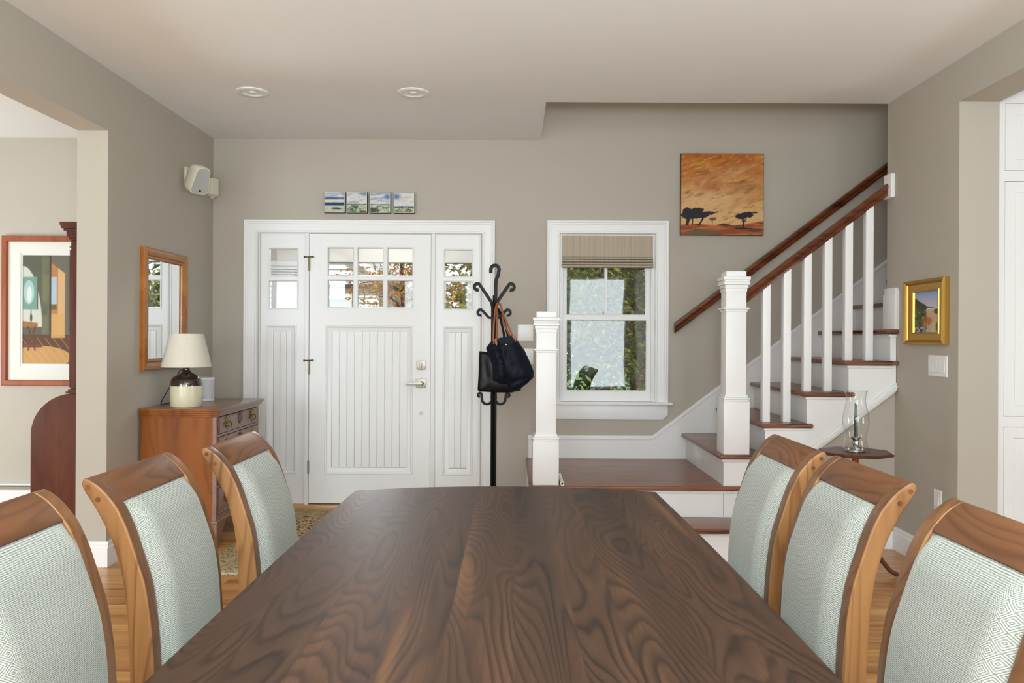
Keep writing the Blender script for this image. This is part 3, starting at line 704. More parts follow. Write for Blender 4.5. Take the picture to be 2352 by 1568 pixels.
# big framed print in the left room
def interior(U, V):
    o = np.ones(U.shape+(1,)); n = fbm(U, V, (8, 8), 71)
    c = lerp(lin((118, 118, 92))[None, None]*o, lin((86, 88, 66)), (n-.4)*2)
    c = lerp(c, lin((92, 92, 78)), (U < .22)*1.0)
    c = lerp(c, lin((214, 214, 204)), ((ell(U, V, .0, .32, .22, .58) < 1) & (V > .34) & (U < .22))*.95)
    c = lerp(c, lin((120, 158, 146)), ((U < .165) & (V > .50) & (V < .80))*1.0)
    c = lerp(c, lin((176, 208, 204)), ((ell(U, V, .07, .66, .06, .11) < 1))*.9); c = lerp(c, lin((226, 232, 230)), ((ell(U, V, .075, .64, .028, .075) < 1))*.9)
    c = lerp(c, lin((98, 84, 48)), ((np.abs(U-.168) < .006) & (V > .5) & (V < .8))*1.0)
    c = lerp(c, lin((70, 56, 40)), ((U > .30) & (U < .325) & (V > .2))*1.0)
    c = lerp(c, lin((110, 104, 92)), ((U > .325))*1.0*(V > .24)); c = lerp(c, lin((86, 76, 66)), ((U > .52) & (V > .3))*(.4+.5*n))
    door = (U > .325) & (U < .48) & (V < .93-.62*(U-.325)) & (V > .24)
    c = lerp(c, lin((196, 128, 70)), door*.9); c = lerp(c, lin((220, 180, 130)), (door & (U > .40))*.9)
    c = lerp(c, lin((176, 196, 214)), (door & (U < .385) & (V > .55) & (V < .8))*1.0); c = lerp(c, lin((110, 92, 60)), (door & (U < .385) & (V > .5) & (V < .55))*1.0)
    fl_ = V < .24; lines = (np.sin((U*1.0+V*.9)*70) > .85)
    c = lerp(c, lin((92, 58, 38)), ((V < .27) & (V > .0))*1.0)
    c = lerp(c, lin((206, 158, 96)), ((ell(U, V, .2, .06, .35, .105) < 1))*1.0); c = lerp(c, lin((186, 134, 76)), (lines & fl_)*.5)
    c = lerp(c, lin((214, 168, 104)), (door & (V < .46) & (V > .24))*.9)
    c = lerp(c, lin((120, 64, 38)), ((V > .15) & (V < .18) & (U < .22))*1.0)
    c = lerp(c, lin((164, 108, 54)), ((U < .17) & (V > .335) & (V < .395-.1*(U-.0)))*1.0)
    for xx, a in ((.06, .03), (.145, -.03)): c = lerp(c, lin((96, 58, 32)), ((np.abs(U-xx-a*np.sin((V-.12)*14)) < .010) & (V > .12) & (V < .345))*1.0)
    c = lerp(c, lin((34, 74, 52)), ((ell(U, V, .095, .425, .014, .04) < 1) | ((np.abs(U-.095) < .005) & (V > .45) & (V < .50)))*1.0)
    return c
px0, px1, pz0, pz1 = -3.8553, -2.90, .913, 2.0396
fp = thing('framed_print', ((px0+px1)/2, 5.92, pz0), 'large framed interior scene with white mat on the wall of the left room', 'picture')
obj('frame', MB().ring(px0, px1, pz0, pz1, [(0, 0), (0, .028), (.006, .032), (.036, .030), (.043, .022), (.043, .008)], front), REDFR, fp, smooth=25)
obj('mat', MB().holes(px0+.04, px1-.04, pz0+.04, pz1-.04, [(-3.7198, -3.03, 1.0536, 1.912)], .012, .006, front), paint('mat_board', rgb(236, 234, 228), .8, .01), fp, smooth=0)
obj('mat_inner', MB().holes(-3.7198, -3.03, 1.0536, 1.912, [(-3.7065, -3.043, 1.0767, 1.8956)], .009, .005, front), TRIM, fp, smooth=0)
obj('printed_sheet', canvas_face(170, 210, interior, lambda a, b: (-3.7065+.6635*a, 5.9145, 1.0767+.8189*b)), PRINT, fp, smooth=0)
obj('glazing', B(px0+.04, px1-.04, 5.8995, 5.9015, pz0+.04, pz1-.04), CLEAR, fp, smooth=0)

# gold framed landscape on the right wall
def coast(U, V):
    # U runs with depth: picture left = far end (U=1)
    X = 1-U; o = np.ones(U.shape+(1,)); n = fbm(X, V, (7, 9), 81); e = fbm(X, V, (16, 18), 82)
    c = lerp(lin((206, 190, 196))[None, None]*o, lin((140, 166, 206)), (V-.6)*2.6)
    c = lerp(c, lin((176, 190, 200)), ((V < .62) & (X > .4))*1.0); c = lerp(c, lin((226, 226, 224)), ((ell(X, V, .7, .575, .3, .03) < 1))*.8)
    c = lerp(c, lin((92, 92, 98)), (V < .70-.12*np.clip(X, 0, .85)/.85+.02*e) * (V > .6-.02*X)*(X < .86)*1.0)
    c = lerp(c, lin((70, 72, 54)), ((V < .83-.42*X+.05*e) & (X < .5))*1.0)
    c = lerp(c, lin((200, 166, 136)), ((V < .56) & (V < .60-.05*X))*1.0*(X > .32))
    c = lerp(c, lin((90, 104, 66)), ((V < .60+.05*e-.25*X)*(X < .5))*(.5+n)); c = lerp(c, lin((60, 66, 40)), ((e > .55) & (V < .6) & (X < .45))*.8)
    c = lerp(c, lin((176, 108, 56)), (1.2-ell(X, V, .5, .27, .22, .12)+(e-.5))*2); c = lerp(c, lin((206, 180, 140)), (1.1-ell(X, V, .78, .12, .12, .14))*2)
    c = lerp(c, lin((74, 96, 60)), (1.1-ell(X, V, .93, .5, .14, .07)+(e-.5))*3); c = lerp(c, lin((84, 110, 64)), (1.1-ell(X, V, .95, .13, .1, .12)+(e-.5))*3)
    b = fbm(X, V, (26, 20), 83); c = lerp(c, lin((58, 66, 44)), (b-.56)*5*((V < .58) & (X < .55))); c = lerp(c, lin((196, 170, 96)), (.38-b)*5*((V < .5) & (X < .75)))
    c = lerp(c, lin((170, 176, 190)), ((V < .14) & (e > .48) & (X < .65))*.8); c = lerp(c, lin((64, 66, 76)), ((V < .12) & (e < .40) & (X < .7))*.8)
    return c
gf = thing('gilt_framed_landscape', (2.36, 4.47, 1.262), 'small coastal landscape in a wide gold frame on the right wall', 'picture')
g0, g1, gz0, gz1 = 4.245, 4.69, 1.266, 1.636
obj('frame', MB().ring(g0, g1, gz0, gz1, [(0, 0), (0, .026), (.008, .034), (.016, .030), (.020, .026), (.026, .030), (.031, .024), (.034, .018), (.078, .013), (.081, .019), (.088, .018), (.092, .006)], rightw, vs_=.76), GOLD, gf, smooth=20)
obj('painted_panel', canvas_face(110, 110, coast, lambda a, b: (2.36-.007, g0+.089+(g1-g0-.178)*a, gz0+.0675+(gz1-gz0-.135)*b)), PRINT, gf, smooth=0)

# ------------------------------------------------------------------ switches and outlet
def plate(name, label, u0, u1, z0, z1, mp, n, kind='rocker', cat='light switch'):
    c = mp((u0+u1)/2, z0, 0)
    t = thing(name, c, label, cat)
    obj('cover_plate', MB().ring(u0, u1, z0, z1, [(0, 0), (0, .004), (.003, .0065), (.006, .007)], mp, fill=True), PLASTIC, t, smooth=30)
    m_ = .016; wd = (u1-u0-2*m_)/n
    for i in range(n):
        a = u0+m_+wd*i+.003; b = a+wd-.006; zc0 = z0+.026; zc1 = z1-.026
        mb = MB(); P = [mp(a, zc0, .007), mp(b, zc0, .007), mp(b, zc1, .007), mp(a, zc1, .007), mp(a, zc0, .0125), mp(b, zc0, .0125), mp(b, zc1, .0075), mp(a, zc1, .0075), mp(a, (zc0+zc1)/2, .0085), mp(b, (zc0+zc1)/2, .0085)]
        mb.add(P, [(0, 1, 2, 3), (4, 5, 9, 8), (8, 9, 6, 7), (0, 1, 5, 4), (2, 3, 7, 6), (0, 4, 8, 7, 3), (1, 5, 9, 6, 2)])
        obj('rocker' if kind == 'rocker' else 'socket', mb, PLASTIC, t, smooth=0)
plate('switch_plate', 'white double rocker switch plate on the wall above the dark bag', .0291, .148, 1.271, 1.392, front, 2)
plate('switch_plate', 'white switch plate half hidden behind the navy bag', .03, .149, 1.093, 1.2115, front, 2)
plate('switch_plate', 'white four rocker switch plate below the gold framed landscape', 4.26, 4.452, 1.088, 1.206, rightw, 4)
plate('wall_outlet', 'white wall outlet low on the right wall', 4.309, 4.385, .345, .46, rightw, 1, 'socket', 'outlet')

# ------------------------------------------------------------------ kitchen cabinet (right edge)
kc = thing('pantry_cabinet', (3.2, 4.55, 0), 'tall white panelled pantry cabinet beyond the right opening', 'cabinet')
CX0, CX1, CY = 2.6, 3.9, 4.30
DRS = [(2.69, 3.26, 2.2213, 2.594), (2.69, 3.26, .874, 2.164), (2.69, 3.26, .12, .8167), (3.29, 3.86, 2.2213, 2.594), (3.29, 3.86, .874, 2.164), (3.29, 3.86, .12, .8167)]
obj('face_frame', MB().holes(CX0, CX1, 0, 2.72, DRS, 0, -.02, yface(CY)), CABW, kc, smooth=0)
obj('carcass', MB().box(CX0, CX1, CY+.045, 4.835, 0, 2.72), CABW, kc, smooth=0)
obj('crown', MB().box(CX0+.12, CX1, CY-.03, CY, 2.655, 2.68).box(CX0+.12, CX1, CY-.05, CY, 2.68, 2.72), CABW, kc, bevel=.003)
for (a, b, c, d) in DRS:
    g = .003
    dr = obj('door', MB().holes(a+g, b-g, c+g, d-g, [(a+.06, b-.06, c+.06, d-.06)], 0, -.019, yface(CY+.002)), CABW, kc, smooth=0)
    obj('door_panel', B(a+.05, b-.05, CY+.008, CY+.02, c+.05, d-.05), CABW, dr, smooth=0)
    obj('bead', MB().ring(a+.058, b-.058, c+.058, d-.058, [(0, 0), (.004, -.003), (.008, -.006)], yface(CY+.002)), CABW, dr, smooth=0)

# ------------------------------------------------------------------ left room: hutch and heater
hu = thing('china_hutch', (-2.72, 5.15, 0), 'dark mahogany hutch seen from the side, with a rounded lower end', 'cabinet')
HY0, HY1 = 5.0, 5.8; hx = -2.452
obj('upper_case', B(-2.828, hx, HY0, HY1, .95, 1.90), MAHOG, hu, bevel=.003)
crn = MB()
for k, (pr, z0, z1) in enumerate(((.012, 1.90, 1.918), (.020, 1.918, 1.935), (.022, 1.935, 1.955), (.034, 1.955, 1.97), (.045, 1.97, 1.99), (.05, 1.99, 2.011))):
    crn.box(-2.824-pr, hx, HY0-pr, HY1, z0, z1)
obj('crown', crn, MAHOG, hu, bevel=.003)
obj('frieze', B(-2.834, hx, HY0-.004, HY1, 1.852, 1.86), MAHOG, hu, smooth=0)
obj('waist_moulding', MB().box(-2.838, hx, HY0-.01, HY1, .933, .95).box(-2.85, hx, HY0-.015, HY1, .9226, .935), MAHOG, hu, bevel=.003)
arc = [(-2.80+-.28*math.cos(a), .66+.2626*math.sin(a)) for a in np.linspace(0, PI/2, 16)]
obj('lower_case', MB().prism([(hx, 0), (-3.08, 0)]+arc+[(hx, .9226)], 'Y', HY0, HY1), MAHOG, hu, bevel=.004, smooth=35)
for z in (1.74, 1.34, .985):
    obj('hinge', MB().tube([(-2.831, HY0+.004, z-.025), (-2.831, HY0+.004, z+.025)], .005, 8), BLACK, hu)
hd = obj('door', B(-2.842, -2.829, HY0+.01, HY1-.02, .965, 1.84), MAHOG, hu, bevel=.003)
obj('knob', MB().lathe([(.004, -2.842), (.012, -2.856), (.008, -2.864), (0, -2.866)], (0, 5.72, 1.4), 14, axis='X'), BRASS, hd)
ht = thing('baseboard_heater', (-4.2, 5.86, 0), 'long white baseboard heater along the wall of the left room', 'heater')
obj('back_plate', MB().box(-5.4, -3.09, 5.90, 5.918, .02, .178).box(-5.4, -3.09, 5.85, 5.918, .172, .18), TRIM, ht, smooth=0)
obj('fins', MB().box(-5.38, -3.1, 5.865, 5.899, .06, .16), NICKEL, ht, smooth=0)
obj('front_cover', MB().prism([(5.85, .03), (5.856, .03), (5.856, .125), (5.88, .14), (5.876, .144), (5.85, .13)], 'X', -5.4, -3.09), TRIM, ht, smooth=0)
obj('end_cap', B(-3.10, -3.085, 5.845, 5.918, .02, .182), TRIM, ht, bevel=.003)

# ------------------------------------------------------------------ mirror on the left wall
mi = thing('wall_mirror', (-2.27, 5.06, 1.07), 'tall mirror in a curly maple frame hung above the chest', 'mirror')
m0, m1, mz0, mz1 = 4.765, 5.40, 1.078, 1.838
PR = [(0, 0), (0, .022), (.006, .030), (.026, .034), (.044, .028), (.048, .022), (.056, .026), (.064, .024), (.070, .016), (.072, .008)]
obj('frame', MB().ring(m0, m1, mz0, mz1, PR, leftw), MAPLE, mi, smooth=25)
mm = NT('silvered_glass'); mm.set(.01, 1); mm.b.inputs['Base Color'].default_value = (.9, .92, .91, 1)
obj('mirror_glass', MB().ring(m0+.07, m1-.07, mz0+.07, mz1-.07, [(0, .004), (0, .010), (.0001, .010)], leftw, fill=True), mm.m, mi, smooth=0)

# ------------------------------------------------------------------ chest of drawers
cx0, cx1, cy0, cy1 = -2.258, -1.80, 4.745, 5.535
ch = thing('chest_of_drawers', ((cx0+cx1)/2, (cy0+cy1)/2, 0), 'cherry chest of drawers with brass pulls against the left wall', 'chest')
obj('case_side', B(cx0, cx1-.02, cy0, cy0+.02, .15, .805), CHERRY, ch, smooth=0)
obj('case_side', B(cx0, cx1-.02, cy1-.02, cy1, .15, .805), CHERRY, ch, smooth=0)
obj('case_back', B(cx0, cx0+.01, cy0+.02, cy1-.02, .15, .805), CHERRY, ch, smooth=0)
rows = [(.694, .796), (.545, .672), (.384, .523), (.206, .362)]
obj('face_frame', MB().holes(cy0, cy1, .15, .805, [(cy0+.03, cy1-.03, a-.004, b+.004) for a, b in rows], cx1-.02, cx1, lambda u, v, w_: (w_, u, v)), CHERRYF, ch, smooth=0)
tp = MB()
for ov, z0, z1 in ((.004, .800, .812), (.012, .812, .824), (.022, .824, .836), (.034, .836, .853)):
    tp.box(cx0, cx1+ov, cy0-ov*.75, cy1+ov*.75, z0, z1)
tpo = obj('top', tp, [CHERRYF, CHERRY], ch, bevel=.003)
for pl in tpo.data.polygons: pl.material_index = 1 if pl.normal.y < -.6 else 0
bs = MB()
bs.box(cx0, cx1+.012, cy0-.010, cy1+.010, .15, .172)
obj('base_moulding', bs, CHERRYF, ch, bevel=.004)
for sy in (0, 1):
    for sx_ in (0, 1):
        X = cx1+.008 if sx_ else cx0+.02; Yc = cy0-.006 if sy == 0 else cy1+.006; d = 1 if sy == 0 else -1
        mb = MB()
        p1 = [(Yc, 0), (Yc+d*.05, 0), (Yc+d*.06, .05), (Yc+d*.085, .085), (Yc+d*.13, .115), (Yc+d*.15, .15), (Yc, .15)]
        mb.prism(p1, 'X', X-.02, X)
        if sx_:
            p2 = [(X, 0), (X-.05, 0), (X-.06, .05), (X-.085, .085), (X-.13, .115), (X-.15, .15), (X, .15)]
            mb.prism(p2, 'Y', min(Yc, Yc+d*.02), max(Yc, Yc+d*.02))
        obj('bracket_foot', mb, CHERRYF, ch, bevel=.002)
def pull_mesh(yc, zc, X, bail=True):
    half = [(0, -.036), (.006, -.022), (.016, -.026), (.022, -.014), (.034, -.012), (.036, 0), (.028, .008), (.034, .022), (.026, .034), (.020, .018), (.012, .016), (.010, .030), (.004, .040), (0, .034)]
    k = 1.15
    pl = [(yc+a*k, zc+b*k) for a, b in half]+[(yc-a*k, zc+b*k) for a, b in half[::-1][1:-1]]
    mb = MB().prism(pl, 'X', X, X+.003)
    if bail:
        for s_ in (-1, 1): mb.lathe([(.006, X+.003), (.004, X+.010), (.0055, X+.016), (0, X+.017)], (0, yc+s_*.026, zc+.004), 10, axis='X')
        mb.tube([(X+.012, yc-.026, zc+.004), (X+.018, yc-.029, zc-.010), (X+.020, yc-.020, zc-.024), (X+.021, yc, zc-.028), (X+.020, yc+.020, zc-.024), (X+.018, yc+.029, zc-.010), (X+.012, yc+.026, zc+.004)], .0035, 8)
    return mb
for a, b in rows:
    y0, y1 = cy0+.034, cy1-.034
    dr = obj('drawer', MB().box(cx1-.35, cx1-.004, y0+.006, y1-.006, a+.004, b-.006).ring(y0, y1, a, b, [(0, -.004), (0, .004), (.004, .007), (.009, .005), (.012, .0075)], lambda u, v, w_: (cx1+w_, u, v), fill=True), CHERRYF, ch, smooth=25)
    zc = (a+b)/2+.006
    for yy in (y0+.13, y1-.13): obj('pull', pull_mesh(yy, zc, cx1+.0075), BRASS, dr)
    obj('escutcheon', pull_mesh((y0+y1)/2, zc+.006, cx1+.0075, False), flatmat('dark_brass', rgb(84, 74, 58), .35, 1), dr)

# lamp on the chest
lx, ly, lz = -2.0325, 4.87, .853
lp = thing('table_lamp', (lx, ly, lz), 'stoneware jug lamp with a cream shade on the chest', 'lamp')
CREAMG = paint('cream_stoneware', rgb(212, 206, 176), .25, .06, 40, coat=.3)
BROWNG = flatmat('brown_glaze', rgb(46, 33, 28), .12, 0, .6, .6)
obj('jug_base', MB().lathe([(.088, lz), (.0945, lz+.006), (.0955, lz+.07), (.0955, lz+.131)], (lx, ly, 0), 40), CREAMG, lp, smooth=50)
obj('jug_shoulder', MB().lathe([(.0957, lz+.131), (.0955, lz+.145), (.090, lz+.166), (.077, lz+.185), (.058, lz+.199), (.036, lz+.209), (.026, lz+.216), (.022, lz+.226), (.021, lz+.24), (.024, lz+.246), (.0, lz+.247)], (lx, ly, 0), 40), BROWNG, lp, smooth=50)
obj('socket', MB().lathe([(.012, lz+.245), (.012, lz+.30), (.017, lz+.302), (.017, lz+.34), (0, lz+.341)], (lx, ly, 0), 16), BRASS, lp)
SHD = NT('cream_shade_cloth'); SHD.set(.85, 0, .1)
_o = SHD.n('TexCoord').outputs['Object']; _n = SHD.noise(SHD.mapping(_o, (300, 300, 60)), 1, 2)
SHD.l(SHD.ramp(_n, [(.2, rgb(206, 201, 186)), (.8, rgb(220, 216, 202))]), SHD.b.inputs['Base Color']); SHD = SHD.m
zs0, zs1 = lz+.248, lz+.452
obj('shade', MB().lathe([(.1475, zs0), (.1475, zs0+.004), (.1005, zs1-.003), (.1005, zs1), (.0985, zs1), (.1455, zs0), (.1475, zs0)], (lx, ly, 0), 48, cap=False), SHD, lp, smooth=40)
obj('harp', MB().tube([(lx, ly-.012, zs0+.03), (lx, ly-.05, zs0+.09), (lx, ly-.045, zs0+.16), (lx, ly, zs1-.012), (lx, ly+.045, zs0+.16), (lx, ly+.05, zs0+.09), (lx, ly+.012, zs0+.03)], .002, 6).tube([(lx-.1, ly, zs1-.012), (lx+.1, ly, zs1-.012)], .0015, 6).lathe([(.006, zs1-.014), (.008, zs1-.002), (0, zs1+.004)], (lx, ly, 0), 10), BRASS, lp)
obj('cord', MB().tube([(lx-.02, ly+.01, lz+.236), (lx-.05, ly+.02, lz+.222), (lx-.08, ly+.03, lz+.18), (lx-.115, ly+.04, lz+.13), (lx-.15, ly+.05, lz+.075), (lx-.18, ly+.06, lz+.03), (lx-.19, ly+.07, lz+.004), (lx-.20, ly+.15, lz+.004), (lx-.213, ly+.3, lz+.004)], .003, 8), BLACK, lp, smooth=60)
# small white smart speaker
sp_ = thing('smart_speaker', (-2.10, 5.32, .853), 'small white rounded speaker on the chest behind the lamp', 'speaker')
def rrect(cx, cy, h, r, n=6):
    P = []
    for sx_, sy, a0 in ((1, 1, 0), (-1, 1, PI/2), (-1, -1, PI), (1, -1, 1.5*PI)):
        for i in range(n+1):
            a = a0+PI/2*i/n; P.append((cx+sx_*(h-r)+r*math.cos(a), cy+sy*(h-r)+r*math.sin(a)))
    return P
GRL = flatmat('pale_grey_grille', rgb(214, 216, 222), .6)
obj('body', MB().prism(rrect(-2.10, 5.32, .058, .035), 'Z', .867, .995), GRL, sp_, smooth=40)
obj('base', MB().prism(rrect(-2.10, 5.32, .060, .037), 'Z', .853, .867), PLASTIC, sp_, bevel=.004, smooth=40)
obj('top_cap', MB().prism(rrect(-2.10, 5.32, .060, .037), 'Z', .995, 1.012), PLASTIC, sp_, bevel=.004, smooth=40)

# wall speaker, top left corner
ws = thing('wall_speaker', (-2.16, 5.36, 2.27), 'small white wall speaker with grey grille in the upper left corner', 'speaker')
def rpoly(w0, w1, h, r, y, n=5):
    """rounded trapezoid in local XZ: bottom half width w0, top half width w1"""
    C = [(w0-r, -h/2+r, -PI/2), (w1-r*.9, h/2-r*.9, 0), (-w1+r*.9, h/2-r*.9, PI/2), (-w0+r, -h/2+r, PI)]
    P = []
    for cx, cz, a0 in C:
        for i in range(n+1):
            a = a0+PI/2*i/n; P.append((cx+r*math.cos(a), y, cz+r*math.sin(a)))
    return P
R_ = Matrix.Translation((-2.160, 5.345, 2.362)) @ Euler((math.radians(16), math.radians(20), math.radians(56)), 'ZXY').to_matrix().to_4x4()
def loft(secs, close=True):
    n = len(secs[0]); vs = [tuple(R_ @ Vector(p)) for s_ in secs for p in s_]
    fs = [(i*n+j, i*n+(j+1) % n, (i+1)*n+(j+1) % n, (i+1)*n+j) for i in range(len(secs)-1) for j in range(n)]
    fs += [tuple(range(n)), tuple((len(secs)-1)*n+j for j in range(n))]
    return MB().add(vs, fs)
obj('cabinet', loft([rpoly(.066, .046, .178, .034, -.052), rpoly(.070, .049, .186, .036, -.046), rpoly(.069, .049, .184, .036, .02), rpoly(.058, .042, .165, .032, .06), rpoly(.035, .03, .11, .022, .085)]), CREAM, ws, smooth=50)
obj('grille', loft([rpoly(.062, .042, .170, .032, -.0545), rpoly(.063, .043, .172, .032, -.050)]), flatmat('grey_grille', rgb(170, 174, 168), .7), ws, smooth=50)
obj('badge', MB().add([tuple(R_ @ Vector((.0085*math.cos(a), y, -.066+.0085*math.sin(a)))) for y in (-.0565, -.054) for a in np.linspace(0, 2*PI, 15)[:-1]], [tuple(range(14))]+[(i, (i+1) % 14, 14+(i+1) % 14, 14+i) for i in range(14)]), BLACK, ws)
obj('bracket', MB().box(-2.276, -2.262, 5.40, 5.45, 2.36, 2.46).tube([(-2.265, 5.43, 2.41), (-2.235, 5.42, 2.405), (-2.20, 5.39, 2.38)], .009, 8), CREAM, ws, bevel=.002)
md = thing('motion_detector', (-2.24, 5.78, 2.33), 'cream wedge-shaped sensor in the corner behind the wall speaker', 'sensor')
obj('housing', MB().prism([(-2.276, 5.80), (-2.276, 5.90), (-2.225, 5.90), (-2.215, 5.865), (-2.235, 5.81)], 'Z', 2.345, 2.465), CREAM, md, bevel=.004)
obj('base_shell', MB().add([(-2.276, 5.80, 2.345), (-2.276, 5.90, 2.345), (-2.225, 5.90, 2.345), (-2.215, 5.865, 2.345), (-2.235, 5.81, 2.345), (-2.27, 5.87, 2.315)], [(0, 1, 2, 3, 4), (0, 1, 5), (1, 2, 5), (2, 3, 5), (3, 4, 5), (4, 0, 5)]), CREAM, md, smooth=0)

# ------------------------------------------------------------------ coat rack with bags
rk = thing('coat_rack', (-.1345, 5.35, 0), 'black wrought iron coat rack with curled hooks beside the front door', 'coat rack')
rx, ry = -.1345, 5.35
pm = MB()
for dx, dy in ((-.011, -.008), (.011, -.008), (0, .012)): pm.tube([(rx+dx, ry+dy, .06), (rx+dx, ry+dy, 1.53)], .0095, 10)
obj('pole', pm, IRON, rk)
def curl(cx, cz, r, a0, a1, n=10): return [(cx+r*math.cos(a), cz+r*math.sin(a)) for a in np.linspace(a0, a1, n)]
obj('top_hook', MB().strap([(rx+.008, 1.45), (rx+.010, 1.66)]+[(rx+.013, 1.69), (rx+.026, 1.715), (rx+.030, 1.745)]+curl(rx+.004, 1.757, .028, -.2, PI)+[(rx-.024, 1.732)], ry-.010, ry+.010, .024), IRON, rk, bevel=.001, smooth=40)
for s_ in (-1, 1):
    pts = [(rx+s_*.006, 1.44), (rx+s_*.008, 1.49), (rx+s_*.02, 1.535), (rx+s_*.098, 1.650)]
    c = curl(rx+s_*.114, 1.638, .022, PI/2+.5 if s_ > 0 else PI/2-.5, -PI*.62 if s_ > 0 else PI*1.62, 12)
    obj('upper_hook', MB().strap(pts+c, ry-.012, ry+.012, .022), IRON, rk, bevel=.001, smooth=40)
    pts = [(rx+s_*.008, 1.40), (rx+s_*.014, 1.425), (rx+s_*.035, 1.427), (rx+s_*.082, 1.478)]
    c = curl(rx+s_*.092, 1.462, .019, PI/2+.3 if s_ > 0 else PI/2-.3, -PI*.62 if s_ > 0 else PI*1.62, 12)
    obj('lower_hook', MB().strap(pts+c, ry-.032, ry-.012, .019), IRON, rk, bevel=.001, smooth=40)
    u = [(rx+s_*.012, .92), (rx+s_*.014, .88)]+curl(rx+s_*.046, .872, .034, PI if s_ > 0 else 0, 1.9*PI if s_ > 0 else -.9*PI, 10)+[(rx+s_*.083, .902)]+curl(rx+s_*.094, .900, .013, PI*.8 if s_ > 0 else PI*.2, -PI*.5 if s_ > 0 else PI*1.5, 8)
    obj('scroll', MB().strap(u, ry-.012, ry+.012, .017), IRON, rk, bevel=.001, smooth=40)
    obj('depth_hook', MB().tube([(rx, ry+s_*.015, 1.46), (rx, ry+s_*.05, 1.50), (rx, ry+s_*.09, 1.56), (rx, ry+s_*.11, 1.57), (rx, ry+s_*.125, 1.55), (rx, ry+s_*.115, 1.535)], .007, 8), IRON, rk)
for a in (PI/2, PI/2+2*PI/3, PI/2+4*PI/3):
    c_, s_ = math.cos(a), math.sin(a)
    obj('leg', MB().tube([(rx+c_*r, ry+s_*r, z) for r, z in ((.01, .20), (.05, .17), (.12, .12), (.19, .05), (.22, .012), (.25, .012))], .010, 8), IRON, rk)

def pouch(name, outline, yc, dep, mat, parent, seed, rough=.012, back=.35, creases=()):
    """soft bag body: the outline filled with a fine triangulation, puffed out in front and less behind"""
    from mathutils.geometry import delaunay_2d_cdt
    P = [Vector(p) for p in outline]; n0 = len(P); rnd = random.Random(seed)
    bd = []
    for i in range(n0):
        m = max(1, int((P[(i+1) % n0]-P[i]).length/.012))
        bd += [P[i].lerp(P[(i+1) % n0], k/m) for k in range(m)]
    nb = len(bd)
    def dist(p):
        best = 9
        for i in range(n0):
            q, t = P[i], P[(i+1) % n0]; d = t-q; f = max(0, min(1, (p-q).dot(d)/d.length_squared)); best = min(best, (p-q-d*f).length)
        return best
    x0, x1 = min(p.x for p in P), max(p.x for p in P); z0, z1 = min(p.y for p in P), max(p.y for p in P)
    pts = list(bd); st_ = .011
    for i in range(int((x1-x0)/st_)+1):
        for j in range(int((z1-z0)/st_)+1):
            p = Vector((x0+i*st_+rnd.uniform(-.002, .002), z0+j*st_+rnd.uniform(-.002, .002)))
            c = False
            for k in range(n0):
                a_, b_ = P[k], P[k-1]
                if (a_.y > p.y) != (b_.y > p.y) and p.x < (b_.x-a_.x)*(p.y-a_.y)/(b_.y-a_.y)+a_.x: c = not c
            if c and dist(p) > .005: pts.append(p)
    V, E_, F_, *_r = delaunay_2d_cdt(pts, [(i, (i+1) % nb) for i in range(nb)], [], 1, 1e-6)
    V = [Vector(v) for v in V]; D = [dist(v) for v in V]; dm = max(D)*.8
    mb = MB(); nv = len(V); hs_ = []
    for v, d in zip(V, D):
        h = math.sqrt(max(0, 1-(1-min(1, d/dm))**2.4))
        nz = (float(fbm(np.array(v.x+3), np.array(v.y+3), (13, 8), seed))-.5)*rough*4*min(1, d/.03)
        for (qa, qb, amp, wd) in creases:
            qa, qb = Vector(qa), Vector(qb); dd = qb-qa; f = max(0, min(1, (v-qa).dot(dd)/dd.length_squared)); e = (v-qa-dd*f).length
            nz -= amp*math.exp(-(e/wd)**2)*min(1, d/.02)
        hs_.append((h, nz))
    mb.add([(v.x, yc-dep*h-nz, v.y) for v, (h, nz) in zip(V, hs_)], [tuple(f) for f in F_])
    mb.add([(v.x, yc+dep*back*h+.0004, v.y) for v, (h, nz) in zip(V, hs_)], [tuple(f)[::-1] for f in F_])
    return obj(name, mb, mat, parent, smooth=60)
LEATH = flatmat('black_leather', rgb(11, 12, 17), .40, 0, .3, 0)
NAVY = paint('navy_nylon', rgb(13, 20, 33), .6, .1, 300, spec=.2)
TAN = flatmat('tan_leather', rgb(150, 84, 46), .45)
b1 = thing('leather_bag', (-.11, 5.29, .92), 'black leather bag hanging behind the navy tote on the rack', 'bag')
pouch('bag_body', [(-.232, 1.2), (-.236, 1.06), (-.243, .94), (-.236, .927), (-.13, .921), (-.02, .921), (.05, .935), (.045, 1.06), (.035, 1.20), (-.10, 1.19)], 5.300, .030, LEATH, b1, 5, .004, creases=[((-.20, 1.15), (-.17, .95), .008, .02)])
for s_ in (-1, 1):
    obj('strap', MB().tube([(-.045+s_*.012, 5.285+s_*.008, 1.19), (-.055+s_*.012, 5.30+s_*.006, 1.32), (-.085+s_*.01, 5.325, 1.44), (-.11, 5.332, 1.49)], .008, 8), LEATH, b1)
b2 = thing('navy_tote', (-.02, 5.2, .92), 'navy nylon tote with tan leather handles hanging on the rack', 'bag')
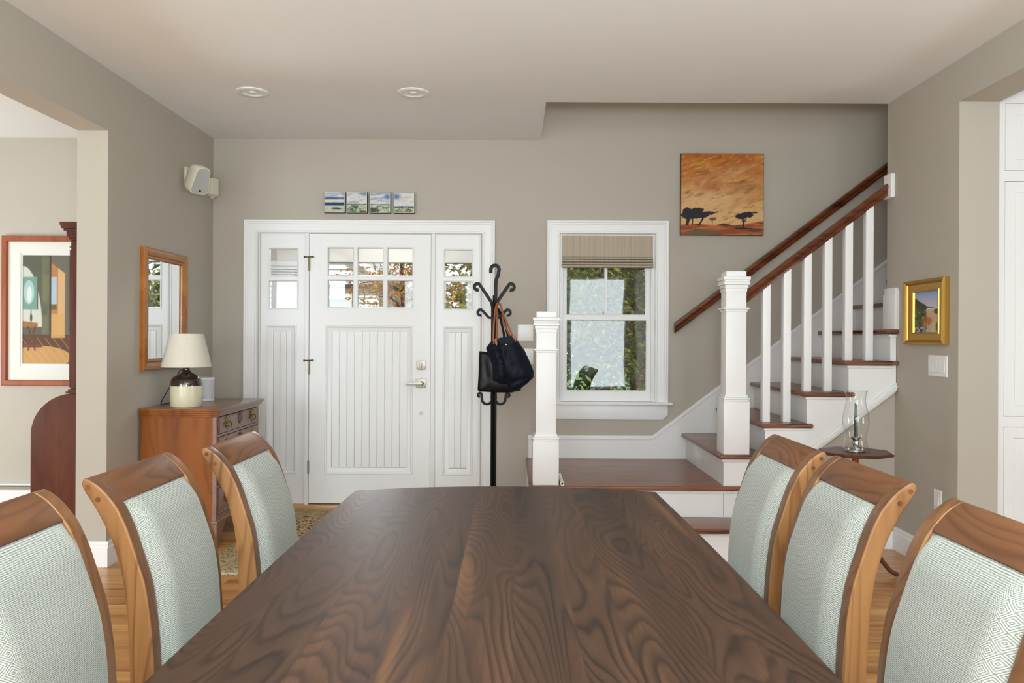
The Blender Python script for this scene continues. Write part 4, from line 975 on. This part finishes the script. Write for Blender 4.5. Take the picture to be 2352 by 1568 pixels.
pouch('bag_body', [(-.186, 1.222), (-.136, 1.289), (-.106, 1.278), (-.06, 1.292), (-.0118, 1.310), (.018, 1.284), (.045, 1.245), (.0733, 1.2079), (.105, 1.14), (.1359, 1.066), (.1329, 1.026), (.09, .985), (.0486, .9538), (.015, .935), (-.0163, .923), (-.03, .94), (-.045, .985), (-.072, .979), (-.105, .992), (-.1372, 1.005), (-.141, 1.1026), (-.165, 1.17)], 5.235, .075, NAVY, b2, 12, .012, creases=[((-.112, 1.26), (-.040, .985), .022, .012), ((-.135, 1.09), (-.075, .985), .012, .008), ((-.03, .99), (.10, 1.03), .014, .012), ((.03, 1.25), (.10, 1.06), .010, .02), ((-.05, 1.20), (-.02, 1.10), .008, .015)])
obj('flap', MB().prism([(-.105, 1.288), (-.015, 1.305), (.01, 1.27), (-.035, 1.215), (-.075, 1.212)], 'Y', 5.170, 5.177), NAVY, b2, bevel=.003)
obj('stud', MB().lathe([(.0065, 5.163), (.0065, 5.171)], (-.052, 0, 1.245), 12, axis='Y'), BRASS, b2)
for yy, k in ((5.19, 0), (5.245, .02)):
    obj('handle', MB().tube([(-.128+k*.2, yy, 1.225), (-.135+k, yy, 1.29), (-.133+k, yy+.01, 1.38), (-.126+k*.6, yy+.04, 1.47), (-.116, yy+.08, 1.518), (-.105, yy+.085, 1.526), (-.093, yy+.08, 1.517), (-.078, yy+.045, 1.47), (-.05-k, yy+.02, 1.40), (-.02-k, yy, 1.33), (.0-k*.5, yy-.01, 1.285)], .0065, 8), TAN, b2, smooth=60)
obj('handle_tab', MB().prism([(-.008, 1.312), (.010, 1.305), (.018, 1.278), (.010, 1.262), (-.006, 1.268), (-.012, 1.29)], 'Y', 5.176, 5.182), TAN, b2, bevel=.002)
obj('handle_tab', MB().prism([(-.128, 1.285), (-.112, 1.285), (-.108, 1.255), (-.110, 1.236), (-.122, 1.25)], 'Y', 5.176, 5.182), TAN, b2, bevel=.002)

# ------------------------------------------------------------------ octagonal table with hurricane candle
ox, oy, oz = 1.877, 4.297, .68
oc = thing('octagonal_table', (ox, oy, 0), 'small dark octagonal pedestal table against the staircase wall', 'table')
A8 = [math.radians(-171+45*k) for k in range(8)]
def oct_(r, z): return [(ox+r*math.cos(a), oy+r*math.sin(a), z) for a in A8]
vs = oct_(.188, oz)+oct_(.196, oz-.006)+oct_(.192, oz-.016)+oct_(.11, oz-.022)
obj('tabletop', MB().add(vs, [tuple(range(8)), tuple(range(31, 23, -1))]+[(i*8+j, i*8+(j+1) % 8, (i+1)*8+(j+1) % 8, (i+1)*8+j) for i in range(3) for j in range(8)]), MAHOG, oc, smooth=0)
obj('collar', MB().lathe([(.09, oz-.022), (.05, oz-.034), (.022, oz-.04)], (ox, oy, 0), 24), MAHOG, oc)
obj('pedestal', MB().lathe([(.017, oz-.03), (.018, oz-.1), (.024, .42), (.030, .34), (.022, .29), (.032, .24), (.034, .15), (.02, .13)], (ox, oy, 0), 24), CHERRY, oc, smooth=50)
for a in (-.15, -.15+2*PI/3, -.15-2*PI/3):
    c_, s_ = math.cos(a), math.sin(a)
    obj('leg', MB().tube([(ox+c_*r, oy+s_*r, z) for r, z in ((.02, .19), (.06, .185), (.10, .15), (.14, .085), (.18, .035), (.215, .016), (.235, .016))], [.017, .017, .015, .013, .012, .013, .010], 10), MAHOG, oc, smooth=60)
cx_, cy_ = 1.866, 4.27
cs = thing('candlestick', (cx_, cy_, oz), 'low polished metal candlestick inside the glass hurricane', 'candlestick')
CHR = flatmat('polished_pewter', rgb(168, 164, 156), .12, 1)
obj('base', MB().lathe([(.048, oz), (.05, oz+.006), (.046, oz+.014), (.03, oz+.028), (.014, oz+.036)], (cx_, cy_, 0), 32), CHR, cs, smooth=60)
obj('cup', MB().lathe([(.011, oz+.034), (.018, oz+.04), (.019, oz+.056), (.014, oz+.062), (.022, oz+.074), (.027, oz+.079), (.026, oz+.081), (.012, oz+.0795)], (cx_, cy_, 0), 28), CHR, cs, smooth=50)
cd = thing('candle', (cx_, cy_, oz+.08), 'dark green taper candle standing in the candlestick', 'candle')
obj('wax', MB().lathe([(.0115, oz+.0805), (.0062, oz+.262), (.004, oz+.266), (0, oz+.267)], (cx_, cy_, 0), 20), flatmat('green_wax', rgb(22, 56, 42), .35), cd, smooth=50)
obj('wick', MB().tube([(cx_, cy_, oz+.266), (cx_+.001, cy_, oz+.277)], .0012, 6), BLACK, cd)
gp = [(.065, 0), (.067, .004), (.062, .03), (.056, .055), (.055, .075), (.06, .11), (.068, .145), (.070, .165), (.066, .20), (.056, .245), (.050, .28), (.052, .31), (.061, .335)]
tag(obj('hurricane_shade', MB().lathe([(r, oz+z) for r, z in gp]+[(r-.0018, oz+z) for r, z in gp[::-1]], (cx_, cy_, 0), 48, cap=False), CLEAR, smooth=80), 'clear glass hurricane shade around the green candle', 'candle shade')

# ------------------------------------------------------------------ rug
def rugmat():
    t = NT('rug_pile'); t.set(.95, 0, .1)
    o = t.n('TexCoord').outputs['Object']; sp = t.n('SeparateXYZ'); t.l(o, sp.inputs[0])
    ax = t.math('ABSOLUTE', sp.outputs[0]); ay = t.math('ABSOLUTE', sp.outputs[1])
    ed = t.math('MAXIMUM', t.math('SUBTRACT', ax, RUGW/2-.24), t.math('SUBTRACT', ay, RUGL/2-.24))
    n1 = t.noise(o, 22, 4, .7, 1.2); n2 = t.noise(o, 60, 3, .6)
    f = t.math('ADD', t.math('MULTIPLY', n1, .7), t.math('MULTIPLY', n2, .3))
    fld = t.ramp(f, [(.40, rgb(84, 38, 20)), (.46, rgb(104, 50, 26)), (.49, rgb(206, 188, 150)), (.53, rgb(198, 180, 142)), (.56, rgb(100, 48, 26)), (.66, rgb(62, 48, 28))])
    brd = t.ramp(f, [(.38, rgb(64, 52, 32)), (.45, rgb(160, 140, 102)), (.52, rgb(196, 178, 140)), (.56, rgb(74, 58, 36)), (.63, rgb(172, 152, 114))])
    t.l(t.mix(t.ramp(ed, [(.0, (0, 0, 0, 1)), (.01, (1, 1, 1, 1))]), fld, brd), t.b.inputs['Base Color']); t.bump(f, .6, .004)
    return t.m
RUGW, RUGL = 1.30, 1.57; rxc, ryc = -1.09, 5.045
rug = thing('entry_rug', (rxc, ryc, 0), 'brown and cream patterned rug in front of the front door', 'rug')
rb_ = MB(); N1, N2 = 60, 54
for i in range(N1+1):
    for j in range(N2+1):
        u, v = i/N1, j/N2; e = min(u*N1, (1-u)*N1, v*N2, (1-v)*N2, 1)
        rb_.v.append((rxc-RUGW/2+RUGW*u, ryc-RUGL/2+RUGL*v, .002+.008*e+random.uniform(0, .0025)*e))
rb_.f = [(i*(N2+1)+j, (i+1)*(N2+1)+j, (i+1)*(N2+1)+j+1, i*(N2+1)+j+1) for i in range(N1) for j in range(N2)]
rb_.mi = [0]*len(rb_.f)
obj('pile', rb_, rugmat(), rug, smooth=60)
fg = MB()
for i in range(260):
    x = rxc-RUGW/2+RUGW*(i+.5)/260
    for s_ in (-1, 1):
        y = ryc+s_*RUGL/2; dx = random.uniform(-.006, .006); L = random.uniform(.02, .035)
        fg.add([(x-.002, y, .006), (x+.002, y, .006), (x+.002+dx, y+s_*L, .002), (x-.002+dx, y+s_*L, .002), (x, y, .009), (x+dx, y+s_*L, .004)], [(0, 1, 2, 3), (0, 4, 5, 3), (1, 2, 5, 4), (3, 2, 5)])
obj('fringe', fg, flatmat('fringe_cotton', rgb(226, 220, 204), .9), rug, smooth=0, kind='stuff', weld=False)

# ------------------------------------------------------------------ dining table
TX = -.026; TYC = 1.55; TZ = .75; TH = .03
def hw(y): return .548-.0115*(y-1.45)**2
def yend(x, s_): return TYC+s_*(1.305-.33*(x-TX)**2)
dt = thing('dining_table', (TX, TYC, 0), 'long walnut dining table with gently bowed edges and ends', 'table')
edges = [-.60, -.445, -.335, -.20, -.095, .03, .145, .235, .36, .47, .60]
for a, b in zip(edges[:-1], edges[1:]):
    top = []; n = 10
    L = []; Rr = []
    # clip plank [a, b] against the bowed outline
    ys = np.linspace(TYC-1.31, TYC+1.31, 41)
    def inside(x, y): return abs(x) <= hw(y) and yend(TX+x, -1) <= y <= yend(TX+x, 1)
    pts = []
    for x in np.linspace(a, b, 5):
        pts.append((TX+x, yend(TX+x, 1)))
    far = [(min(max(x, TX-hw(y)), TX+hw(y)), y) for x, y in pts]
    pts = [(TX+x, yend(TX+x, -1)) for x in np.linspace(b, a, 5)]
    near = [(min(max(x, TX-hw(y)), TX+hw(y)), y) for x, y in pts]
    yr = np.linspace(far[-1][1], near[0][1], 22)[1:-1]
    rt = [(TX+min(b, hw(y)), y) for y in yr]
    yl = np.linspace(near[-1][1], far[0][1], 22)[1:-1]
    lf = [(TX+max(a, -hw(y)), y) for y in yl]
    poly = far+rt+near+lf
    pp = []
    for p in poly:
        if not pp or (abs(p[0]-pp[-1][0])+abs(p[1]-pp[-1][1])) > 1e-4: pp.append(p)
    obj('plank', MB().prism(pp, 'Z', TZ-TH, TZ), WALN, dt, smooth=0)
obj('stretcher', B(TX-.03, TX+.03, TYC-.8, TYC+.8, .25, .33), RAILW, dt, bevel=.004)
for sy in (-1, 1):
    y = TYC+sy*.8
    obj('pedestal', B(TX-.07, TX+.07, y-.05, y+.05, .06, TZ-TH-.051), RAILW, dt, bevel=.006)
    obj('cross_bar', B(TX-.30, TX+.30, y-.04, y+.04, TZ-TH-.05, TZ-TH-.001), RAILW, dt, bevel=.006)
    obj('foot', MB().prism([(TX-.32, 0), (TX-.20, 0), (TX-.17, .015), (TX+.17, .015), (TX+.20, 0), (TX+.32, 0), (TX+.32, .03), (TX+.1, .059), (TX-.1, .059), (TX-.32, .03)], 'Y', y-.04, y+.04), RAILW, dt, bevel=.003)

# ------------------------------------------------------------------ dining chairs (local: back at x=0 curling to -x, seat towards +x, width along y)
CW = .46
OUT = [(.060, 0), (.030, .20), (.006, .36), (0, .44), (.0015, .51), (.0065, .593), (.0155, .675), (.0285, .733), (.045, .787), (.0625, .824), (.087, .869), (.1125, .908), (.1195, .924)]
TIP = [(.1205, .931), (.118, .9375), (.111, .940)]
INN = [(.104, .9385), (.087, .928), (.071, .915), (.051, .893), (.033, .8695), (.018, .8405), (.004, .8075), (-.021, .733), (-.038, .6755), (-.051, .593), (-.058, .51), (-.060, .44), (-.052, .36), (-.022, .20), (.014, 0)]
def smooth_path(P, k=4):
    R = []
    for i in range(len(P)-1):
        p0 = Vector(P[max(i-1, 0)]); p1 = Vector(P[i]); p2 = Vector(P[i+1]); p3 = Vector(P[min(i+2, len(P)-1)])
        for j in range(k):
            t = j/k; q = .5*((2*p1)+(p2-p0)*t+(2*p0-5*p1+4*p2-p3)*t*t+(3*p1-p0-3*p2+p3)*t**3); R.append((q.x, q.y))
    R.append(tuple(P[-1])); return R
OUT = smooth_path(OUT); INN = smooth_path(INN)
def cinn(z):
    P = sorted([(b, a) for a, b in INN]); return float(np.interp(z, [p[0] for p in P], [p[1] for p in P]))
def cout(z):
    P = sorted([(b, a) for a, b in OUT]); return float(np.interp(z, [p[0] for p in P], [p[1] for p in P]))
chair = thing('dining_chair', (0, 0, 0))
SW = .046
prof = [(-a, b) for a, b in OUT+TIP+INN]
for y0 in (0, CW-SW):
    s_o = obj('stile', MB().prism(prof, 'Y', y0, y0+SW), [STILEW_LIT, EDGEW_SHADED], chair, bevel=.006, seg=3, smooth=45)
    for pl in s_o.data.polygons: pl.material_index = 0 if abs(pl.normal.y) > .5 else 1  # light on the stiles put into colour: paler side faces, darker edges
    yo = y0 if y0 == 0 else y0+SW
    for (u, z) in ((.104, .9185), (.0785, .889)):
        obj('peg', MB().lathe([(.0065, yo-.0008), (.0065, yo+.0008)], (-u, 0, z), 14, axis='Y'), RAILW, s_o, smooth=0)
# top rail between the stiles
ZR = .878
ro = [(-cout(z), z) for z in (.845, .869, .89)]+[(-a, b) for a, b in [p for p in OUT if p[1] > .895]+TIP+[p for p in INN if p[1] > ZR+.004]]+[(-cinn(ZR), ZR)]
obj('top_rail', MB().prism(ro, 'Y', SW, CW-SW), RAILW, chair, bevel=.004, seg=2, smooth=45)
# upholstered back panel: grid in (s along height, t across), front and rear skins
zs = np.concatenate([np.linspace(.44, .80, 19), np.linspace(.81, ZR-.001, 6)])
ts = np.linspace(0, 1, 19)
bp = MB(); uvs = []; arcl = 0; prevp = None; nt = len(ts)
L_ = []
for z in zs:
    p = np.array((cinn(z), z))
    if prevp is not None: arcl += float(np.linalg.norm(p-prevp))
    prevp = p; L_.append(arcl)
def skin(rear):
    base = len(bp.v)
    for i, z in enumerate(zs):
        f = (z-zs[0])/(zs[-1]-zs[0]); ee = min(1, (1-f)*9, f*9+.3); ee = math.sqrt(max(ee, 0))
        for t in ts:
            e = min(t, 1-t)*9; e = math.sqrt(min(1, e))
            bul = (.005+.011*math.sin(PI*t)*math.sin(PI*min(1, f*1.0)))*1.0
            if not rear: x = -cinn(z)-.010+(.029*e*ee+bul*e*ee)
            else: x = -cout(z)+.012-(.008*e*ee)
            bp.v.append((x, SW+(CW-2*SW)*t, z)); uvs.append(((CW-2*SW)*(t-.5), L_[i]))
    for i in range(len(zs)-1):
        for j in range(nt-1):
            q = (base+i*nt+j, base+(i+1)*nt+j, base+(i+1)*nt+j+1, base+i*nt+j+1)
            bp.f.append(q if not rear else q[::-1]); bp.mi.append(0)
skin(False); skin(True); bp.uv = uvs
obj('backrest', bp, FAB, chair, smooth=60, weld=False)
# seat
sb = MB(); uvs = []; nx, ny = 14, 14
for lay in (0, 1):
    for i in range(nx+1):
        for j in range(ny+1):
            u, v = i/nx, j/ny; e = math.sqrt(min(1, 8*min(u, 1-u, v, 1-v)))
            yy = (CW-.03)*(v-.5)*(1+.06*u); zz = .435+(.045*e+.01*math.sin(PI*u)*math.sin(PI*v) if lay == 0 else -.012)
            sb.v.append((.065+.42*u, CW/2+yy, zz)); uvs.append((.42*(v-.5)*.9, .42*u))
    b0 = lay*(nx+1)*(ny+1)
    for i in range(nx):
        for j in range(ny):
            q = (b0+i*(ny+1)+j, b0+(i+1)*(ny+1)+j, b0+(i+1)*(ny+1)+j+1, b0+i*(ny+1)+j+1); sb.f.append(q); sb.mi.append(0)
per = [(i, 0) for i in range(nx)]+[(nx, j) for j in range(ny)]+[(i, ny) for i in range(nx, 0, -1)]+[(0, j) for j in range(ny, 0, -1)]
idx = [i*(ny+1)+j for i, j in per]; off = (nx+1)*(ny+1)
for k in range(len(idx)): sb.f.append((idx[k], idx[(k+1) % len(idx)], off+idx[(k+1) % len(idx)], off+idx[k])); sb.mi.append(0)
sb.uv = uvs
obj('seat', sb, FAB, chair, smooth=60, weld=False)
obj('seat_rail', B(.06, .46, .012, .034, .355, .42), RAILW, chair, bevel=.002)
obj('seat_rail', B(.06, .46, CW-.034, CW-.012, .355, .42), RAILW, chair, bevel=.002)
obj('seat_rail', B(.45, .472, .034, CW-.034, .355, .42), RAILW, chair, bevel=.002)
obj('seat_rail', B(.045, .065, SW, CW-SW, .355, .42), RAILW, chair, bevel=.002)
for y in (.0, CW-.04):
    mb = MB().add([(.455+dx*h, y+.02+dy*h, z) for h, z in ((.013, 0), (.02, .42)) for dx, dy in ((-1, -1), (1, -1), (1, 1), (-1, 1))], [(0, 1, 2, 3), (4, 5, 6, 7)]+[(i, (i+1) % 4, 4+(i+1) % 4, 4+i) for i in range(4)])
    obj('front_leg', mb, STILEW_LIT, chair, bevel=.003)
spots = [(-.962, 1.335, 0, 'walnut dining chair on the left nearest the camera, only its far half in view'),
         (-.938, 1.92, 0, 'walnut dining chair on the left side, second from the camera, before the white jamb'),
         (-.861, 2.467, 0, 'walnut dining chair on the left side farthest away, before the chest of drawers'),
         (.868, 1.286, PI, 'walnut dining chair on the right side nearest the camera, cut by the frame'),
         (.870, 1.92, PI, 'walnut dining chair on the right side, second from the camera, below the octagonal table'),
         (.858, 2.445, PI, 'walnut dining chair on the right side farthest away, before the stairs')]
for i, (x, y, rz, lab) in enumerate(spots):
    o = chair if i == 0 else copy_tree(chair)
    o.location = (x, y if rz == 0 else y+CW, 0); o.rotation_euler = (0, 0, rz)
    tag(o, lab, 'chair', 'upholstered chairs around the dining table')

# ------------------------------------------------------------------ outside
obj('ground_lawn', B(-30, 30, 6.3, 60, -.5, -.25), paint('lawn', rgb(98, 124, 58), .95, .3, 3), kind='structure', smooth=0)
obj('porch_floor', B(-6, 3.2, 6.07, 8.5, -.2, -.06), paint('grey_porch_paint', rgb(150, 152, 150), .6), kind='structure', smooth=0)
PORCH = paint('porch_beige', rgb(196, 192, 184), .7, .02)
obj('porch_ceiling', B(-6, .15, 6.07, 8.35, 2.42, 2.5), PORCH, kind='structure', smooth=0)
obj('porch_beam', MB().box(-6, .15, 8.2, 8.35, 2.075, 2.45), PORCH, kind='structure', smooth=0)
pc = thing('porch_column', (-2.42, 8.28, -.06), 'square white porch column seen through the left sidelight', 'column')
obj('shaft', B(-2.53, -2.31, 8.17, 8.39, .1, 1.95), TRIM, pc, bevel=.004)
cp = MB()
for h, a, b in ((.125, 1.90, 1.94), (.14, 1.94, 1.965), (.16, 1.965, 1.99), (.185, 1.99, 2.02), (.2, 2.02, 2.075)): cp.box(-2.42-h, -2.42+h, 8.28-h, 8.28+h, a, b)
obj('capital', cp, TRIM, pc, bevel=.004)
obj('plinth', B(-2.57, -2.27, 8.13, 8.43, -.06, .1), TRIM, pc, bevel=.004)
hs = thing('neighbour_house', (-6.2, 18, -.25), 'white clapboard house across the way seen through the door panes', 'house')
SID = paint('white_siding', rgb(244, 244, 244), .6, .02)
hx0, hx1, hy = -10.0, -2.75, 16.0
obj('wall', MB().prism([(hx0, -.25), (hx1, -.25), (hx1, 2.55), (-6.4, 5.0), (hx0, 2.55)], 'Y', hy, hy+6), SID, hs, smooth=0)
sdg = MB()
for k in range(44):
    z = -.2+.115*k; xa, xb = hx0, hx1
    if z > 2.5: f = (z-2.5)/2.5; xa = hx0+(3.55)*f; xb = hx1-(3.6)*f
    if xb-xa < .3: break
    sdg.add([(xa, hy-.002, z+.12), (xb, hy-.002, z+.12), (xb, hy-.028, z), (xa, hy-.028, z), (xa, hy-.002, z), (xb, hy-.002, z)], [(0, 1, 2, 3), (3, 2, 5, 4)])
obj('clapboards', sdg, SID, hs, smooth=0, kind='stuff')
ROOFM = paint('grey_shingles', rgb(206, 208, 210), .9, .15, 8)
obj('roof', MB().prism([(hx1+.25, 2.35), (hx1+.25, 2.47), (-6.4, 5.22), (hx0-.25, 2.47), (hx0-.25, 2.35), (-6.4, 5.06)], 'Y', hy-.25, hy+6.2), ROOFM, hs, smooth=0)
obj('rake_trim', MB().prism([(hx1+.22, 2.33), (hx1+.22, 2.45), (-6.4, 5.2), (-6.4, 5.02)], 'Y', hy-.28, hy-.25), TRIM, hs, smooth=0)
wf = obj('window', MB().holes(-4.35, -3.3, .75, 2.2, [(-4.2, -3.45, .88, 2.06)], 0, -.06, yface(hy-.05)), TRIM, hs, smooth=0)
obj('pane', B(-4.2, -3.45, hy-.03, hy-.02, .88, 2.06), flatmat('dark_glass', rgb(70, 78, 90), .05, 0, .8), wf, smooth=0)
obj('eave_band', B(-4.9, hx1+.05, hy-.16, hy, 2.30, 2.36), flatmat('dark_eave', rgb(70, 72, 76), .8), hs, smooth=0)

def leafmat(name, cols):
    t = NT(name); t.set(.6, 0, .3)
    g = t.n('NewGeometry').outputs['Random Per Island']
    c = t.ramp(g, [(i/(len(cols)-1), rgb(*c)) for i, c in enumerate(cols)])
    t.l(c, t.b.inputs['Base Color'])
    tr = t.n('BsdfTranslucent'); t.l(c, tr.inputs[0]); mx = t.n('MixShader'); mx.inputs[0].default_value = .45
    t.l(t.b.outputs[0], mx.inputs[1]); t.l(tr.outputs[0], mx.inputs[2]); t.l(mx.outputs[0], t.out.inputs[0])
    return t.m
BARK = paint('bark', rgb(72, 60, 50), .95, .3, 30)
def tree(name, label, x, y, h, crown, cols, nleaf, size, seed, trunkr=.1, lean=.3):
    rnd = random.Random(seed)
    t = thing(name, (x, y, -.25), label, 'tree', 'trees outside the front windows')
    top = (x+lean, y, h*.85)
    obj('trunk', MB().tube([(x, y, -.25), (x+lean*.2, y, h*.3), (x+lean*.55, y, h*.6), top], [trunkr, trunkr*.8, trunkr*.6, trunkr*.25], 9), BARK, t, smooth=60)
    ends = []
    for k in range(14):
        f = rnd.uniform(.12, .85); p0 = Vector((x+lean*f, y, -.25+(h*.85+.25)*f)); a = rnd.uniform(0, 2*PI); L = crown*rnd.uniform(.6, 1.1)
        p1 = p0+Vector((math.cos(a)*L*.5, math.sin(a)*L*.5, L*.18)); p2 = p0+Vector((math.cos(a)*L, math.sin(a)*L, L*rnd.uniform(0, .4)))
        obj('branch', MB().tube([p0, p1, p2], [trunkr*.38, trunkr*.24, trunkr*.08], 6), BARK, t, smooth=60); ends += [p1, p2, (p1+p2)/2, (p0+p1)/2]
    lf = MB()
    for k in range(nleaf):
        c = rnd.choice(ends)+Vector((rnd.gauss(0, 1), rnd.gauss(0, 1), rnd.gauss(0, .8)))*crown*.22
        if c.z < -.1: continue
        s_ = size*rnd.uniform(.6, 1.3); e = Euler((rnd.uniform(-.9, .9), rnd.uniform(-.9, .9), rnd.uniform(0, 6.28))).to_matrix()
        P = [Vector((-.5, 0, 0)), Vector((0, -.22, .08)), Vector((.6, 0, -.1)), Vector((0, .22, .08))]
        lf.add([c+(e @ p)*s_ for p in P], [(0, 1, 2), (0, 2, 3)])
    obj('foliage', lf, leafmat(name+'_leaves', cols), t, smooth=0, kind='stuff', weld=False)
tree('maple_tree', 'orange-leaved maple outside, seen through the middle door panes', -1.45, 10.6, 3.2, .75, [(196, 116, 70), (220, 160, 104), (176, 170, 84), (214, 140, 92)], 2600, .085, 1, .05, -.1)
tree('leafy_tree', 'green and yellow tree outside close behind the window', 1.75, 10.2, 4.2, 1.25, [(60, 82, 36), (112, 138, 58), (186, 186, 84), (80, 108, 46), (214, 178, 92)], 13000, .11, 2, .08, -.5)
tree('leafy_tree', 'green tree with autumn tints outside, seen through the right sidelight', -.75, 14.2, 4.6, 1.35, [(86, 110, 46), (148, 160, 70), (212, 166, 80), (112, 132, 60)], 8500, .135, 3, .09, .3)
tree('leafy_tree', 'tall dark green tree standing farther back behind the other trees', 2.9, 18.5, 6.0, 2.6, [(36, 54, 24), (60, 80, 34), (92, 104, 44)], 8000, .28, 4, .14, -.4)
